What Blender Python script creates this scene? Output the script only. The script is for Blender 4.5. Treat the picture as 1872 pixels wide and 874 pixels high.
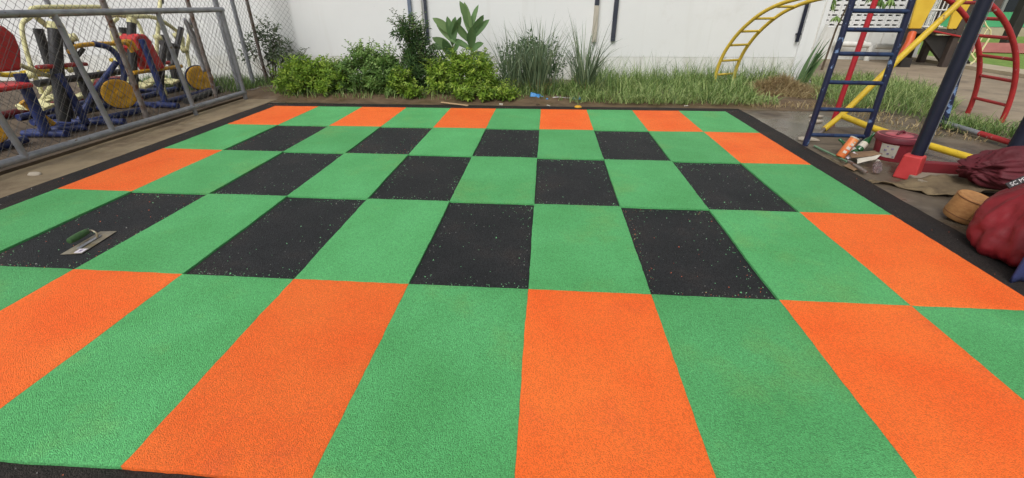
import bpy, math, random
from mathutils import Vector, Matrix, Euler, noise

R = math.radians
random.seed(7)
scene = bpy.context.scene
for o in list(bpy.data.objects):
    bpy.data.objects.remove(o)

# ------------------------------------------------------------------ camera
cam_data = bpy.data.cameras.new("camera")
cam = bpy.data.objects.new("camera", cam_data)
scene.collection.objects.link(cam)
cam.location = (0.6502, -5.9567, 1.2518)
cam.rotation_euler = (1.07956, -0.00242, 0.07265)
cam_data.sensor_width = 36.0
cam_data.lens = 36.0 * 810.65 / 1872.0
cam_data.clip_start = 0.05
cam_data.clip_end = 600.0
scene.camera = cam

# ------------------------------------------------------------------ world, sun, exposure
SUN_EL, SUN_AZ = R(50), R(200)            # soft sun high behind the camera
world = bpy.data.worlds.new("World")
scene.world = world
world.use_nodes = True
wn, wl = world.node_tree.nodes, world.node_tree.links
wn.clear()
wout = wn.new("ShaderNodeOutputWorld")
wbg = wn.new("ShaderNodeBackground")
sky = wn.new("ShaderNodeTexSky")
sky.sky_type = 'NISHITA'
sky.sun_disc = False
sky.sun_elevation = SUN_EL
sky.sun_rotation = SUN_AZ
sky.dust_density = 4.0
sky.air_density = 1.2
hs = wn.new("ShaderNodeHueSaturation")     # cloud cover: nearly grey sky light
hs.inputs["Saturation"].default_value = 0.16
wl.new(sky.outputs[0], hs.inputs["Color"])
wl.new(hs.outputs[0], wbg.inputs[0])
wbg.inputs[1].default_value = 0.118
wl.new(wbg.outputs[0], wout.inputs[0])

sun_data = bpy.data.lights.new("sun", 'SUN')
sun_data.energy = 1.5
sun_data.angle = R(32)
sun_data.color = (1.0, 0.985, 0.965)
sun = bpy.data.objects.new("sun", sun_data)
scene.collection.objects.link(sun)
sd = Vector((math.sin(SUN_AZ) * math.cos(SUN_EL), math.cos(SUN_AZ) * math.cos(SUN_EL), math.sin(SUN_EL)))
sun.rotation_euler = (-sd).to_track_quat('-Z', 'Y').to_euler()
sun.location = (0, -4, 9)

scene.view_settings.view_transform = 'Standard'
scene.view_settings.look = 'None'
scene.view_settings.gamma = 1.0
scene.view_settings.use_curve_mapping = False
scene.view_settings.exposure = 0.10

# ------------------------------------------------------------------ materials
def S(r, g, b):
    f = lambda v: (v / 255 / 12.92) if v / 255 <= 0.04045 else ((v / 255 + 0.055) / 1.055) ** 2.4
    return (f(r), f(g), f(b), 1.0)

def L4(c):
    return tuple(c) if len(c) == 4 else (c[0], c[1], c[2], 1.0)

def mat(name, c1, c2=None, rough=0.6, scale=8.0, bump=0.0, bscale=60.0, metal=0.0, spec=0.4,
        chip=None, chip_t=0.62, chip_s=30.0, wet=None, grain=None, stretch=None, contrast=(0.35, 0.65), dirt=None, specks=None, vary=0.0, streak=None):
    m = bpy.data.materials.new(name)
    m.use_nodes = True
    n, l = m.node_tree.nodes, m.node_tree.links
    b = n["Principled BSDF"]
    b.inputs["Roughness"].default_value = rough
    b.inputs["Metallic"].default_value = metal
    b.inputs["Specular IOR Level"].default_value = spec
    tc = n.new("ShaderNodeTexCoord")
    vec = tc.outputs["Object"]
    if stretch:
        mp = n.new("ShaderNodeMapping")
        mp.inputs["Scale"].default_value = stretch
        l.new(vec, mp.inputs[0])
        vec = mp.outputs[0]
    def nz(s, d=5.0, r=0.6):
        t = n.new("ShaderNodeTexNoise")
        t.inputs["Scale"].default_value = s
        t.inputs["Detail"].default_value = d
        t.inputs["Roughness"].default_value = r
        l.new(vec, t.inputs["Vector"])
        return t.outputs["Fac"]
    def rng(f, a, bb):
        t = n.new("ShaderNodeMapRange")
        t.inputs["From Min"].default_value = a
        t.inputs["From Max"].default_value = bb
        l.new(f, t.inputs["Value"])
        return t.outputs[0]
    def mix(f, a, bb, mode='MIX'):
        t = n.new("ShaderNodeMix")
        t.data_type = 'RGBA'
        t.blend_type = mode
        if isinstance(f, float): t.inputs[0].default_value = f
        else: l.new(f, t.inputs[0])
        for i, v in ((6, a), (7, bb)):
            if isinstance(v, tuple): t.inputs[i].default_value = v
            else: l.new(v, t.inputs[i])
        return t.outputs[2]
    col = L4(c1)
    if c2 is not None:
        col = mix(rng(nz(scale), *contrast), L4(c1), L4(c2))
    if dirt is not None:                     # (colour, scale, low, high)
        col = mix(rng(nz(dirt[1], 8.0, 0.7), dirt[2], dirt[3]), col, L4(dirt[0]))
    if streak is not None:                   # rain streaks: noise drawn out along z
        mp2 = n.new("ShaderNodeMapping")
        mp2.inputs["Scale"].default_value = (3.2, 3.2, 0.22)
        l.new(tc.outputs["Object"], mp2.inputs[0])
        t2 = n.new("ShaderNodeTexNoise")
        t2.inputs["Scale"].default_value = 2.4
        t2.inputs["Detail"].default_value = 7.0
        l.new(mp2.outputs[0], t2.inputs["Vector"])
        col = mix(rng(t2.outputs["Fac"], streak[1], streak[2]), col, L4(streak[0]))
    if specks is not None:                   # small dark marks and scuffs
        col = mix(rng(nz(specks[1], 3.0, 0.6), specks[2], specks[2] + 0.04), col, L4(specks[0]))
    if vary:
        oi = n.new("ShaderNodeObjectInfo")
        vr = n.new("ShaderNodeMapRange")
        vr.inputs["To Min"].default_value = 1.0 - vary
        vr.inputs["To Max"].default_value = 1.0 + vary * 0.6
        l.new(oi.outputs["Random"], vr.inputs["Value"])
        col = mix(1.0, col, vr.outputs[0], 'MULTIPLY')
    if grain is not None:                    # (amount, scale): light and dark crumbs
        v = n.new("ShaderNodeTexVoronoi")
        v.inputs["Scale"].default_value = grain[1]
        l.new(vec, v.inputs["Vector"])
        sp = n.new("ShaderNodeSeparateColor")
        l.new(v.outputs["Color"], sp.inputs[0])
        g = n.new("ShaderNodeMapRange")
        g.inputs["To Min"].default_value = 1.0 - grain[0]
        g.inputs["To Max"].default_value = 1.0 + grain[0] * 0.55
        l.new(sp.outputs[0], g.inputs["Value"])
        col = mix(1.0, col if not isinstance(col, tuple) else col, g.outputs[0], 'MULTIPLY')
    if chip is not None:
        col = mix(rng(nz(chip_s, 6.0, 0.65), chip_t, chip_t + 0.03), col, L4(chip))
    if isinstance(col, tuple): b.inputs["Base Color"].default_value = col
    else: l.new(col, b.inputs["Base Color"])
    if wet is not None:                      # (scale, low, high, wet_rough)
        t = n.new("ShaderNodeMapRange")
        t.inputs["From Min"].default_value = wet[1]
        t.inputs["From Max"].default_value = wet[2]
        t.inputs["To Min"].default_value = rough
        t.inputs["To Max"].default_value = wet[3]
        l.new(nz(wet[0], 4.0), t.inputs["Value"])
        l.new(t.outputs[0], b.inputs["Roughness"])
    if bump:
        bp = n.new("ShaderNodeBump")
        bp.inputs["Strength"].default_value = bump
        bp.inputs["Distance"].default_value = 0.004
        if grain is not None:
            v2 = n.new("ShaderNodeTexVoronoi")
            v2.inputs["Scale"].default_value = grain[1]
            l.new(vec, v2.inputs["Vector"])
            l.new(v2.outputs["Distance"], bp.inputs["Height"])
            bp.invert = True
        else:
            l.new(nz(bscale, 6.0, 0.65), bp.inputs["Height"])
        l.new(bp.outputs[0], b.inputs["Normal"])
    return m

def leaf_mat(name, dark, mid, light, rough=0.45, trans=0.3):
    m = bpy.data.materials.new(name)
    m.use_nodes = True
    n, l = m.node_tree.nodes, m.node_tree.links
    b = n["Principled BSDF"]
    out = n["Material Output"]
    at = n.new("ShaderNodeAttribute")
    at.attribute_name = "tint"
    cr = n.new("ShaderNodeValToRGB")
    cr.color_ramp.elements[0].color = L4(dark)
    cr.color_ramp.elements[1].color = L4(light)
    e = cr.color_ramp.elements.new(0.5)
    e.color = L4(mid)
    l.new(at.outputs["Fac"], cr.inputs[0])
    l.new(cr.outputs[0], b.inputs["Base Color"])
    b.inputs["Roughness"].default_value = rough
    b.inputs["Specular IOR Level"].default_value = 0.35
    tr = n.new("ShaderNodeBsdfTranslucent")
    l.new(cr.outputs[0], tr.inputs[0])
    mx = n.new("ShaderNodeMixShader")
    mx.inputs[0].default_value = trans
    l.new(b.outputs[0], mx.inputs[1])
    l.new(tr.outputs[0], mx.inputs[2])
    l.new(mx.outputs[0], out.inputs[0])
    return m

MT = {}
MT['green_rubber'] = mat('green_rubber', (0.122, 0.500, 0.170), (0.093, 0.410, 0.125), 0.70, 1.7, 0.9, grain=(0.38, 300), spec=0.36,
                         dirt=((0.19, 0.43, 0.12, 1), 1.3, 0.54, 0.80), specks=((0.05, 0.16, 0.05, 1), 38, 0.735), vary=0.10)
MT['orange_rubber'] = mat('orange_rubber', (0.99, 0.192, 0.028), (0.95, 0.140, 0.016), 0.70, 1.7, 0.8, grain=(0.25, 300), spec=0.36,
                          dirt=((0.78, 0.12, 0.03, 1), 2.3, 0.56, 0.80), specks=((0.40, 0.05, 0.02, 1), 38, 0.745), vary=0.07)
MT['black_rubber'] = mat('black_rubber', (0.013, 0.015, 0.017), (0.027, 0.027, 0.029), 0.70, 2.2, 1.0, grain=(0.9, 220), spec=0.34,
                         dirt=((0.036, 0.027, 0.024, 1), 2.2, 0.54, 0.74), vary=0.15)
MT['border_rubber'] = mat('border_rubber', (0.019, 0.018, 0.018), (0.034, 0.026, 0.022), 0.75, 2.6, 0.9, grain=(0.65, 230), spec=0.26,
                          dirt=((0.068, 0.050, 0.037, 1), 1.6, 0.55, 0.78))
MT['crumb_green'] = mat('crumb_green', (0.13, 0.48, 0.2), (0.3, 0.55, 0.3), 0.7, 90)
MT['crumb_orange'] = mat('crumb_orange', (0.75, 0.13, 0.05), (0.6, 0.2, 0.1), 0.7, 90)
MT['crumb_grey'] = mat('crumb_grey', (0.30, 0.30, 0.28), (0.18, 0.17, 0.16), 0.7, 90)
MT['ground'] = mat('ground', (0.098, 0.074, 0.050), (0.160, 0.126, 0.088), 0.75, 1.1, 0.8, 18, wet=(0.9, 0.42, 0.56, 0.16),
                   dirt=((0.055, 0.041, 0.030, 1), 2.4, 0.47, 0.66))
MT['concrete_strip'] = mat('concrete_strip', (0.31, 0.24, 0.145), (0.22, 0.17, 0.105), 0.8, 2.5, 0.8, 40,
                           dirt=((0.15, 0.105, 0.062, 1), 2.1, 0.48, 0.66), wet=(1.1, 0.5, 0.62, 0.35))
MT['pavement'] = mat('pavement', (0.32, 0.255, 0.18), (0.23, 0.18, 0.125), 0.85, 1.6, 0.5, 30,
                     dirt=((0.14, 0.115, 0.09, 1), 2.0, 0.52, 0.75))
MT['soil'] = mat('soil', (0.092, 0.060, 0.033), (0.15, 0.102, 0.058), 0.8, 5, 1.0, 25, wet=(1.5, 0.5, 0.62, 0.3))
MT['dirt_yard'] = mat('dirt_yard', (0.13, 0.095, 0.062), (0.075, 0.055, 0.04), 0.9, 3, 1.0, 22)
MT['lawn'] = mat('lawn', (0.12, 0.22, 0.035), (0.20, 0.29, 0.06), 0.9, 4, 1.0, 120)
MT['kerb'] = mat('kerb', (0.44, 0.38, 0.27), (0.36, 0.30, 0.21), 0.85, 2, 0.4, 30)
MT['white_wall'] = mat('white_wall', (0.775, 0.78, 0.765), (0.735, 0.74, 0.725), 0.7, 0.8, 0.10, 90, spec=0.25,
                       dirt=((0.64, 0.635, 0.60, 1), 1.3, 0.58, 0.85), specks=((0.42, 0.41, 0.38, 1), 16, 0.765), streak=((0.69, 0.69, 0.665, 1), 0.58, 0.85))
MT['white_plinth'] = mat('white_plinth', (0.76, 0.76, 0.73), (0.68, 0.68, 0.64), 0.7, 1.8, 0.12, 60, spec=0.25,
                         dirt=((0.46, 0.43, 0.36, 1), 3.1, 0.52, 0.78), streak=((0.55, 0.54, 0.49, 1), 0.5, 0.72))
MT['white_pvc'] = mat('white_pvc', (0.74, 0.73, 0.69), (0.62, 0.61, 0.56), 0.4, 4)
MT['beige_pvc'] = mat('beige_pvc', (0.50, 0.46, 0.38), (0.42, 0.38, 0.31), 0.55, 6)
MT['dark_trim'] = mat('dark_trim', (0.030, 0.036, 0.055), (0.05, 0.055, 0.07), 0.5, 6)
MT['grey_trim'] = mat('grey_trim', (0.16, 0.20, 0.27), (0.12, 0.15, 0.2), 0.5, 6)
MT['slot_shade'] = mat('slot_shade', (0.25, 0.25, 0.24), (0.2, 0.2, 0.19), 0.9, 6)  # grey stands in for the shade inside the slotted blocks
MT['galv'] = mat('galv', (0.33, 0.34, 0.36), (0.22, 0.23, 0.25), 0.45, 9, 0.2, 60, metal=0.35,
                 chip=(0.13, 0.09, 0.06), chip_t=0.64, chip_s=14)
MT['rusty'] = mat('rusty', (0.17, 0.125, 0.10), (0.26, 0.235, 0.22), 0.8, 11, 0.4, 50, metal=0.2,
                  chip=(0.13, 0.055, 0.03), chip_t=0.56, chip_s=16)
MT['wire'] = mat('wire', (0.06, 0.058, 0.056), (0.10, 0.095, 0.09), 0.5, 9, metal=0.4)
MT['wire_light'] = mat('wire_light', (0.20, 0.19, 0.17), (0.07, 0.065, 0.06), 0.5, 3, metal=0.3)
MT['navy'] = mat('navy', (0.011, 0.014, 0.042), (0.016, 0.022, 0.062), 0.34, 10, 0.25, 60, spec=0.5,
                 chip=(0.17, 0.26, 0.45), chip_t=0.60, chip_s=11)
MT['navy_rung'] = mat('navy_rung', (0.022, 0.048, 0.115), (0.014, 0.020, 0.055), 0.34, 14, 0.25, 60,
                      chip=(0.012, 0.012, 0.02), chip_t=0.62, chip_s=25)
MT['navy_dark'] = mat('navy_dark', (0.008, 0.010, 0.024), (0.012, 0.015, 0.032), 0.42, 8, 0.2, 60, spec=0.4)
MT['red_paint'] = mat('red_paint', (0.42, 0.030, 0.030), (0.33, 0.022, 0.024), 0.45, 9, 0.25, 60,
                      chip=(0.45, 0.38, 0.36), chip_t=0.645, chip_s=17)
MT['red_bright'] = mat('red_bright', (0.58, 0.045, 0.045), (0.48, 0.035, 0.038), 0.5, 6, 0.2, 40)
MT['red_pole'] = mat('red_pole', (0.48, 0.022, 0.035), (0.38, 0.02, 0.03), 0.45, 9, 0.15, 60)
MT['red_shoe'] = mat('red_shoe', (0.50, 0.045, 0.045), (0.42, 0.03, 0.03), 0.5, 6, 0.2, 40,
                     dirt=((0.20, 0.10, 0.06, 1), 7, 0.60, 0.75))
MT['maroon_bar'] = mat('maroon_bar', (0.19, 0.016, 0.022), (0.14, 0.014, 0.018), 0.6, 6, 0.2, 40)
MT['yellow_paint'] = mat('yellow_paint', (0.72, 0.50, 0.035), (0.60, 0.40, 0.03), 0.42, 7, 0.2, 60,
                         chip=(0.24, 0.15, 0.05), chip_t=0.64, chip_s=18)
MT['yellow_arch'] = mat('yellow_arch', (0.66, 0.47, 0.055), (0.56, 0.39, 0.05), 0.45, 6, 0.2, 60,
                        chip=(0.32, 0.22, 0.08), chip_t=0.66, chip_s=18)
MT['yellow_panel'] = mat('yellow_panel', (0.74, 0.50, 0.055), (0.66, 0.42, 0.04), 0.45, 3)
MT['orange_tube'] = mat('orange_tube', (0.60, 0.10, 0.02), (0.48, 0.07, 0.02), 0.45, 4)
MT['cream'] = mat('cream', (0.74, 0.70, 0.38), (0.64, 0.60, 0.30), 0.5, 9, 0.2, 50, chip=(0.2, 0.16, 0.08), chip_t=0.68)
MT['blue_paint'] = mat('blue_paint', (0.024, 0.042, 0.165), (0.016, 0.026, 0.09), 0.42, 9, 0.2, 60,
                       chip=(0.08, 0.06, 0.05), chip_t=0.67, chip_s=18)
MT['black_paint'] = mat('black_paint', (0.020, 0.020, 0.022), (0.035, 0.034, 0.034), 0.45, 9, 0.2, 60)
MT['amber'] = mat('amber', (0.68, 0.37, 0.025), (0.55, 0.28, 0.02), 0.5, 9, 0.35, 55, chip=(0.2, 0.10, 0.03), chip_t=0.66, chip_s=20)
MT['brown_post'] = mat('brown_post', (0.075, 0.055, 0.045), (0.05, 0.036, 0.03), 0.7, 4, 0.3, 30)
MT['dark_plastic'] = mat('dark_plastic', (0.022, 0.020, 0.018), (0.035, 0.03, 0.027), 0.6, 4)
MT['magenta_cloth'] = mat('magenta_cloth', (0.42, 0.03, 0.13), (0.32, 0.02, 0.09), 0.8, 8, 0.5, 30)
MT['pink_board'] = mat('pink_board', (0.36, 0.13, 0.11), (0.28, 0.09, 0.075), 0.7, 3)
MT['green_board'] = mat('green_board', (0.08, 0.38, 0.17), (0.06, 0.32, 0.14), 0.6, 1)
MT['house_brown'] = mat('house_brown', (0.10, 0.075, 0.06), (0.065, 0.05, 0.042), 0.8, 1.2)
MT['house_grey'] = mat('house_grey', (0.30, 0.31, 0.28), (0.22, 0.23, 0.21), 0.7, 1.5)
MT['glass_dark'] = mat('glass_dark', (0.03, 0.035, 0.04), None, 0.12)
MT['bucket_red'] = mat('bucket_red', (0.30, 0.032, 0.045), (0.24, 0.025, 0.036), 0.45, 6, dirt=((0.35, 0.12, 0.11, 1), 5, 0.58, 0.8))
MT['lid_red'] = mat('lid_red', (0.48, 0.11, 0.13), (0.38, 0.07, 0.085), 0.4, 6, dirt=((0.48, 0.2, 0.2, 1), 6, 0.6, 0.8))
MT['lid_rim'] = mat('lid_rim', (0.15, 0.020, 0.032), (0.11, 0.015, 0.024), 0.45, 6)
MT['paper'] = mat('paper', (0.55, 0.51, 0.43), (0.42, 0.38, 0.31), 0.8, 12)
MT['print_dark'] = mat('print_dark', (0.12, 0.10, 0.16), (0.35, 0.30, 0.4), 0.6, 40)
MT['cardboard'] = mat('cardboard', (0.24, 0.15, 0.08), (0.17, 0.10, 0.055), 0.85, 9, 0.4, 40)
MT['can_orange'] = mat('can_orange', (0.60, 0.12, 0.03), (0.62, 0.24, 0.07), 0.4, 14)
MT['print_pale'] = mat('print_pale', (0.62, 0.56, 0.42), (0.45, 0.42, 0.40), 0.5, 60)
MT['bottle_glass'] = mat('bottle_glass', (0.012, 0.07, 0.018), (0.02, 0.10, 0.03), 0.12, 8, spec=0.7)
MT['clear_plastic'] = mat('clear_plastic', (0.62, 0.55, 0.55), (0.5, 0.36, 0.36), 0.15, 30, spec=0.7)
MT['blue_plastic'] = mat('blue_plastic', (0.045, 0.20, 0.50), (0.08, 0.28, 0.58), 0.35, 14, 0.5, 30)
MT['canvas'] = mat('canvas', (0.19, 0.14, 0.078), (0.105, 0.074, 0.042), 0.9, 7, 0.9, 35, dirt=((0.09, 0.065, 0.04, 1), 6, 0.55, 0.75))
MT['slab'] = mat('slab', (0.28, 0.24, 0.18), (0.21, 0.175, 0.13), 0.85, 5, 0.6, 30)
MT['wicker'] = mat('wicker', (0.43, 0.215, 0.075), (0.33, 0.15, 0.05), 0.7, 30, 0.8, 170, stretch=(1, 1, 2.2))
MT['wicker_dark'] = mat('wicker_dark', (0.23, 0.10, 0.035), (0.17, 0.075, 0.03), 0.75, 30, 0.5, 120)
MT['bag_red'] = mat('bag_red', (0.23, 0.012, 0.019), (0.17, 0.009, 0.014), 0.55, 8, 0.5, 40)
MT['bag_maroon'] = mat('bag_maroon', (0.11, 0.010, 0.017), (0.08, 0.008, 0.013), 0.7, 8, 0.6, 40)
MT['strap_black'] = mat('strap_black', (0.018, 0.016, 0.018), (0.03, 0.026, 0.028), 0.7, 30)
MT['strap_print'] = mat('strap_print', (0.58, 0.55, 0.55), None, 0.6)
MT['denim'] = mat('denim', (0.030, 0.040, 0.13), (0.022, 0.03, 0.095), 0.85, 12, 0.6, 60)
MT['steel'] = mat('steel', (0.42, 0.37, 0.27), (0.22, 0.20, 0.16), 0.38, 22, 0.3, 60, metal=0.55,
                  dirt=((0.36, 0.26, 0.10, 1), 16, 0.52, 0.68))
MT['handle_green'] = mat('handle_green', (0.05, 0.12, 0.035), (0.035, 0.085, 0.03), 0.5, 30, 0.3, 60)
MT['sticker'] = mat('sticker', (0.68, 0.64, 0.68), (0.6, 0.56, 0.6), 0.5, 20)
MT['wood_pale'] = mat('wood_pale', (0.50, 0.34, 0.19), (0.40, 0.27, 0.15), 0.8, 6, stretch=(1, 8, 8))
MT['green_strip'] = mat('green_strip', (0.16, 0.28, 0.17), (0.12, 0.2, 0.12), 0.6, 8)
MT['tile_chip'] = mat('tile_chip', (0.50, 0.44, 0.35), (0.42, 0.36, 0.28), 0.7, 8)
MT['sheet_plastic'] = mat('sheet_plastic', (0.46, 0.46, 0.48), (0.36, 0.36, 0.38), 0.3, 12, 0.5, 30)
MT['bark'] = mat('bark', (0.13, 0.095, 0.06), (0.085, 0.06, 0.04), 0.9, 20)
MT['green_stem'] = mat('green_stem', (0.11, 0.17, 0.05), (0.14, 0.13, 0.06), 0.8, 20)
_b = MT['clear_plastic'].node_tree.nodes["Principled BSDF"]
_b.inputs["Transmission Weight"].default_value = 0.85
_b.inputs["IOR"].default_value = 1.15
LF = {}
LF['bright'] = leaf_mat('leaf_bright', (0.09, 0.17, 0.022), (0.235, 0.385, 0.048), (0.46, 0.58, 0.10))
LF['mid'] = leaf_mat('leaf_mid', (0.07, 0.135, 0.035), (0.17, 0.305, 0.075), (0.36, 0.50, 0.17))
LF['dark'] = leaf_mat('leaf_dark', (0.035, 0.075, 0.028), (0.075, 0.15, 0.048), (0.19, 0.29, 0.085))
LF['olive'] = leaf_mat('leaf_olive', (0.065, 0.09, 0.055), (0.13, 0.175, 0.10), (0.24, 0.29, 0.18))
LF['canna'] = leaf_mat('leaf_canna', (0.085, 0.16, 0.065), (0.135, 0.24, 0.095), (0.24, 0.34, 0.14))
LF['lemon'] = leaf_mat('leaf_lemongrass', (0.075, 0.115, 0.065), (0.145, 0.215, 0.12), (0.30, 0.36, 0.21))
LF['grass'] = leaf_mat('leaf_grass', (0.055, 0.11, 0.028), (0.165, 0.275, 0.070), (0.43, 0.51, 0.20))
LF['straw'] = leaf_mat('leaf_straw', (0.20, 0.135, 0.065), (0.38, 0.28, 0.135), (0.56, 0.46, 0.25))

# ------------------------------------------------------------------ object helpers
LOC = {}
col = scene.collection

def tag(o, label=None, cat=None, group=None, kind=None):
    if label: o["label"] = label
    if cat: o["category"] = cat
    if group: o["group"] = group
    if kind: o["kind"] = kind
    return o

def thing(name, loc, label, cat, group=None):
    o = bpy.data.objects.new(name, None)
    col.objects.link(o)
    o.empty_display_size = 0.1
    o.location = loc
    LOC[o.name] = Vector(loc)
    return tag(o, label, cat, group)

class MB:
    def __init__(s):
        s.v, s.f, s.t = [], [], []
    def add(s, vs, fs, tint=None):
        k = len(s.v)
        s.v.extend([tuple(p) for p in vs])
        s.f.extend([tuple(i + k for i in q) for q in fs])
        if tint is not None: s.t.extend([tint] * len(vs))
        return s
    def box(s, c, size, rot=None, taper=1.0):
        x, y, z = (d / 2 for d in size)
        P = [Vector((a * x * (taper if cz > 0 else 1), b * y * (taper if cz > 0 else 1), cz * z))
             for cz in (-1, 1) for b in (-1, 1) for a in (-1, 1)]
        if rot is not None:
            M = Euler(rot).to_matrix() if not isinstance(rot, Matrix) else rot
            P = [M @ p for p in P]
        P = [p + Vector(c) for p in P]
        return s.add(P, [(0, 2, 3, 1), (4, 5, 7, 6), (0, 1, 5, 4), (2, 6, 7, 3), (0, 4, 6, 2), (1, 3, 7, 5)])
    def tube(s, path, r, n=10, cap=True, tint=None):
        path = [Vector(p) for p in path]
        m = len(path)
        rs = r if isinstance(r, (list, tuple)) else [r] * m
        tang = []
        for i in range(m):
            a = path[max(0, i - 1)]
            b = path[min(m - 1, i + 1)]
            d = (b - a)
            tang.append(d.normalized() if d.length > 1e-9 else Vector((0, 0, 1)))
        up = Vector((0, 0, 1)) if abs(tang[0].z) < 0.9 else Vector((1, 0, 0))
        nrm = (up - tang[0] * up.dot(tang[0])).normalized()
        vs, fs = [], []
        for i in range(m):
            t = tang[i]
            nrm = nrm - t * nrm.dot(t)
            nrm = nrm.normalized() if nrm.length > 1e-6 else t.orthogonal().normalized()
            bn = t.cross(nrm)
            for k in range(n):
                a = 2 * math.pi * k / n
                vs.append(path[i] + (nrm * math.cos(a) + bn * math.sin(a)) * rs[i])
        for i in range(m - 1):
            for k in range(n):
                k2 = (k + 1) % n
                fs.append((i * n + k, i * n + k2, (i + 1) * n + k2, (i + 1) * n + k))
        if cap:
            fs.append(tuple(range(n - 1, -1, -1)))
            fs.append(tuple((m - 1) * n + k for k in range(n)))
        return s.add(vs, fs, tint)
    def lathe(s, prof, c, axis=(0, 0, 1), n=28, cap=True):
        ax = Vector(axis).normalized()
        q = Vector((0, 0, 1)).rotation_difference(ax)
        vs, fs = [], []
        for (r, h) in prof:
            for k in range(n):
                a = 2 * math.pi * k / n
                vs.append(q @ Vector((r * math.cos(a), r * math.sin(a), h)) + Vector(c))
        m = len(prof)
        for i in range(m - 1):
            for k in range(n):
                k2 = (k + 1) % n
                fs.append((i * n + k, i * n + k2, (i + 1) * n + k2, (i + 1) * n + k))
        if cap:
            fs.append(tuple(range(n - 1, -1, -1)))
            fs.append(tuple((m - 1) * n + k for k in range(n)))
        return s.add(vs, fs)
    def prism(s, poly, off):
        """closed polygon (3-D points) extruded by a vector"""
        off = Vector(off)
        n = len(poly)
        a = [Vector(p) for p in poly]
        vs = a + [p + off for p in a]
        fs = [tuple(range(n - 1, -1, -1)), tuple(range(n, 2 * n))]
        for i in range(n):
            j = (i + 1) % n
            fs.append((i, j, n + j, n + i))
        return s.add(vs, fs)
    def build(s, name, m, parent=None, smooth=False, loc=None, bevel=0.0, kind=None):
        if parent is not None:
            o0 = LOC[parent.name]
        else:
            o0 = Vector(loc) if loc is not None else Vector((0, 0, 0))
        me = bpy.data.meshes.new(name)
        me.from_pydata([(p[0] - o0.x, p[1] - o0.y, p[2] - o0.z) for p in s.v], [], s.f)
        if s.t and len(s.t) == len(s.v):
            at = me.attributes.new("tint", 'FLOAT', 'POINT')
            at.data.foreach_set("value", s.t)
        me.materials.append(MT[m] if isinstance(m, str) else m)
        if smooth:
            me.polygons.foreach_set("use_smooth", [True] * len(me.polygons))
            if smooth != 'all':
                try:
                    me.set_sharp_from_angle(angle=R(50))
                except Exception:
                    pass
        me.update()
        o = bpy.data.objects.new(name, me)
        col.objects.link(o)
        if parent is not None:
            o.parent = parent
        else:
            o.location = o0
        LOC[o.name] = o0
        if bevel:
            md = o.modifiers.new("bevel", 'BEVEL')
            md.width = bevel
            md.segments = 2
            md.limit_method = 'ANGLE'
        if kind: o["kind"] = kind
        return o

def smooth_path(pts, n=6):
    """Catmull-Rom through the points"""
    P = [Vector(p) for p in pts]
    P = [P[0] * 2 - P[1]] + P + [P[-1] * 2 - P[-2]]
    out = []
    for i in range(1, len(P) - 2):
        for k in range(n):
            t = k / n
            a, b, c, d = P[i - 1], P[i], P[i + 1], P[i + 2]
            out.append(0.5 * ((2 * b) + (c - a) * t + (2 * a - 5 * b + 4 * c - d) * t * t + (3 * b - a - 3 * c + d) * t ** 3))
    out.append(P[-2])
    return out

def structure(name, mb, m, loc=(0, 0, 0), smooth=False):
    return mb.build(name, m, None, smooth, loc, kind='structure')

def grid_sheet(x0, x1, y0, y1, nx, ny, zf):
    b = MB()
    vs = [(x0 + (x1 - x0) * i / nx, y0 + (y1 - y0) * j / ny, zf(x0 + (x1 - x0) * i / nx, y0 + (y1 - y0) * j / ny))
          for j in range(ny + 1) for i in range(nx + 1)]
    fs = [(j * (nx + 1) + i, j * (nx + 1) + i + 1, (j + 1) * (nx + 1) + i + 1, (j + 1) * (nx + 1) + i)
          for j in range(ny) for i in range(nx)]
    return b.add(vs, fs)

def fbm(x, y, z=0.0):
    return noise.noise(Vector((x, y, z))) + 0.5 * noise.noise(Vector((2.1 * x, 2.1 * y, z + 5)))

# ================================================================== SETTING
GZ = -0.022
b = MB()
b.add([(-250, -120, GZ), (250, -120, GZ), (250, 300, GZ), (-250, 300, GZ)], [(0, 1, 2, 3)])
structure('ground', b, 'ground')
# old concrete apron along the fence
structure('concrete_path', grid_sheet(-4.02, -3.262, -7.5, 0.55, 4, 30, lambda x, y: GZ + 0.006 + 0.003 * fbm(x * 2, y * 2)), 'concrete_strip')
structure('exercise_yard', grid_sheet(-11, -4.035, -7.5, 2.1, 30, 36, lambda x, y: GZ + 0.012 + 0.012 * fbm(x * 1.5, y * 1.5)), 'dirt_yard')
# planting bed behind the mat
def bed_z(x, y):
    e = 0.44 + 0.035 * fbm(x * 1.3, 2) + 0.02 * (x + 3)
    t = min(1, max(0, (y - e) / 0.25))
    return GZ - 0.01 + (0.055 + 0.018 * fbm(x * 4, y * 4)) * t * t * (3 - 2 * t) + 0.012
structure('planting_bed', grid_sheet(-4.02, 5.0, 0.30, 2.75, 120, 36, bed_z), 'soil', smooth='all')
structure('pavement', grid_sheet(5.55, 9.75, -3.0, 9.0, 24, 60, lambda x, y: GZ + 0.008 + 0.004 * fbm(x * 2, y * 2)), 'pavement')
b = MB(); b.box((10.12, 6.0, GZ + 0.03), (0.70, 26, 0.09)); structure('kerb', b, 'kerb')
structure('lawn', grid_sheet(10.475, 60, -12, 18, 30, 20, lambda x, y: GZ + 0.03), 'lawn')

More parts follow.
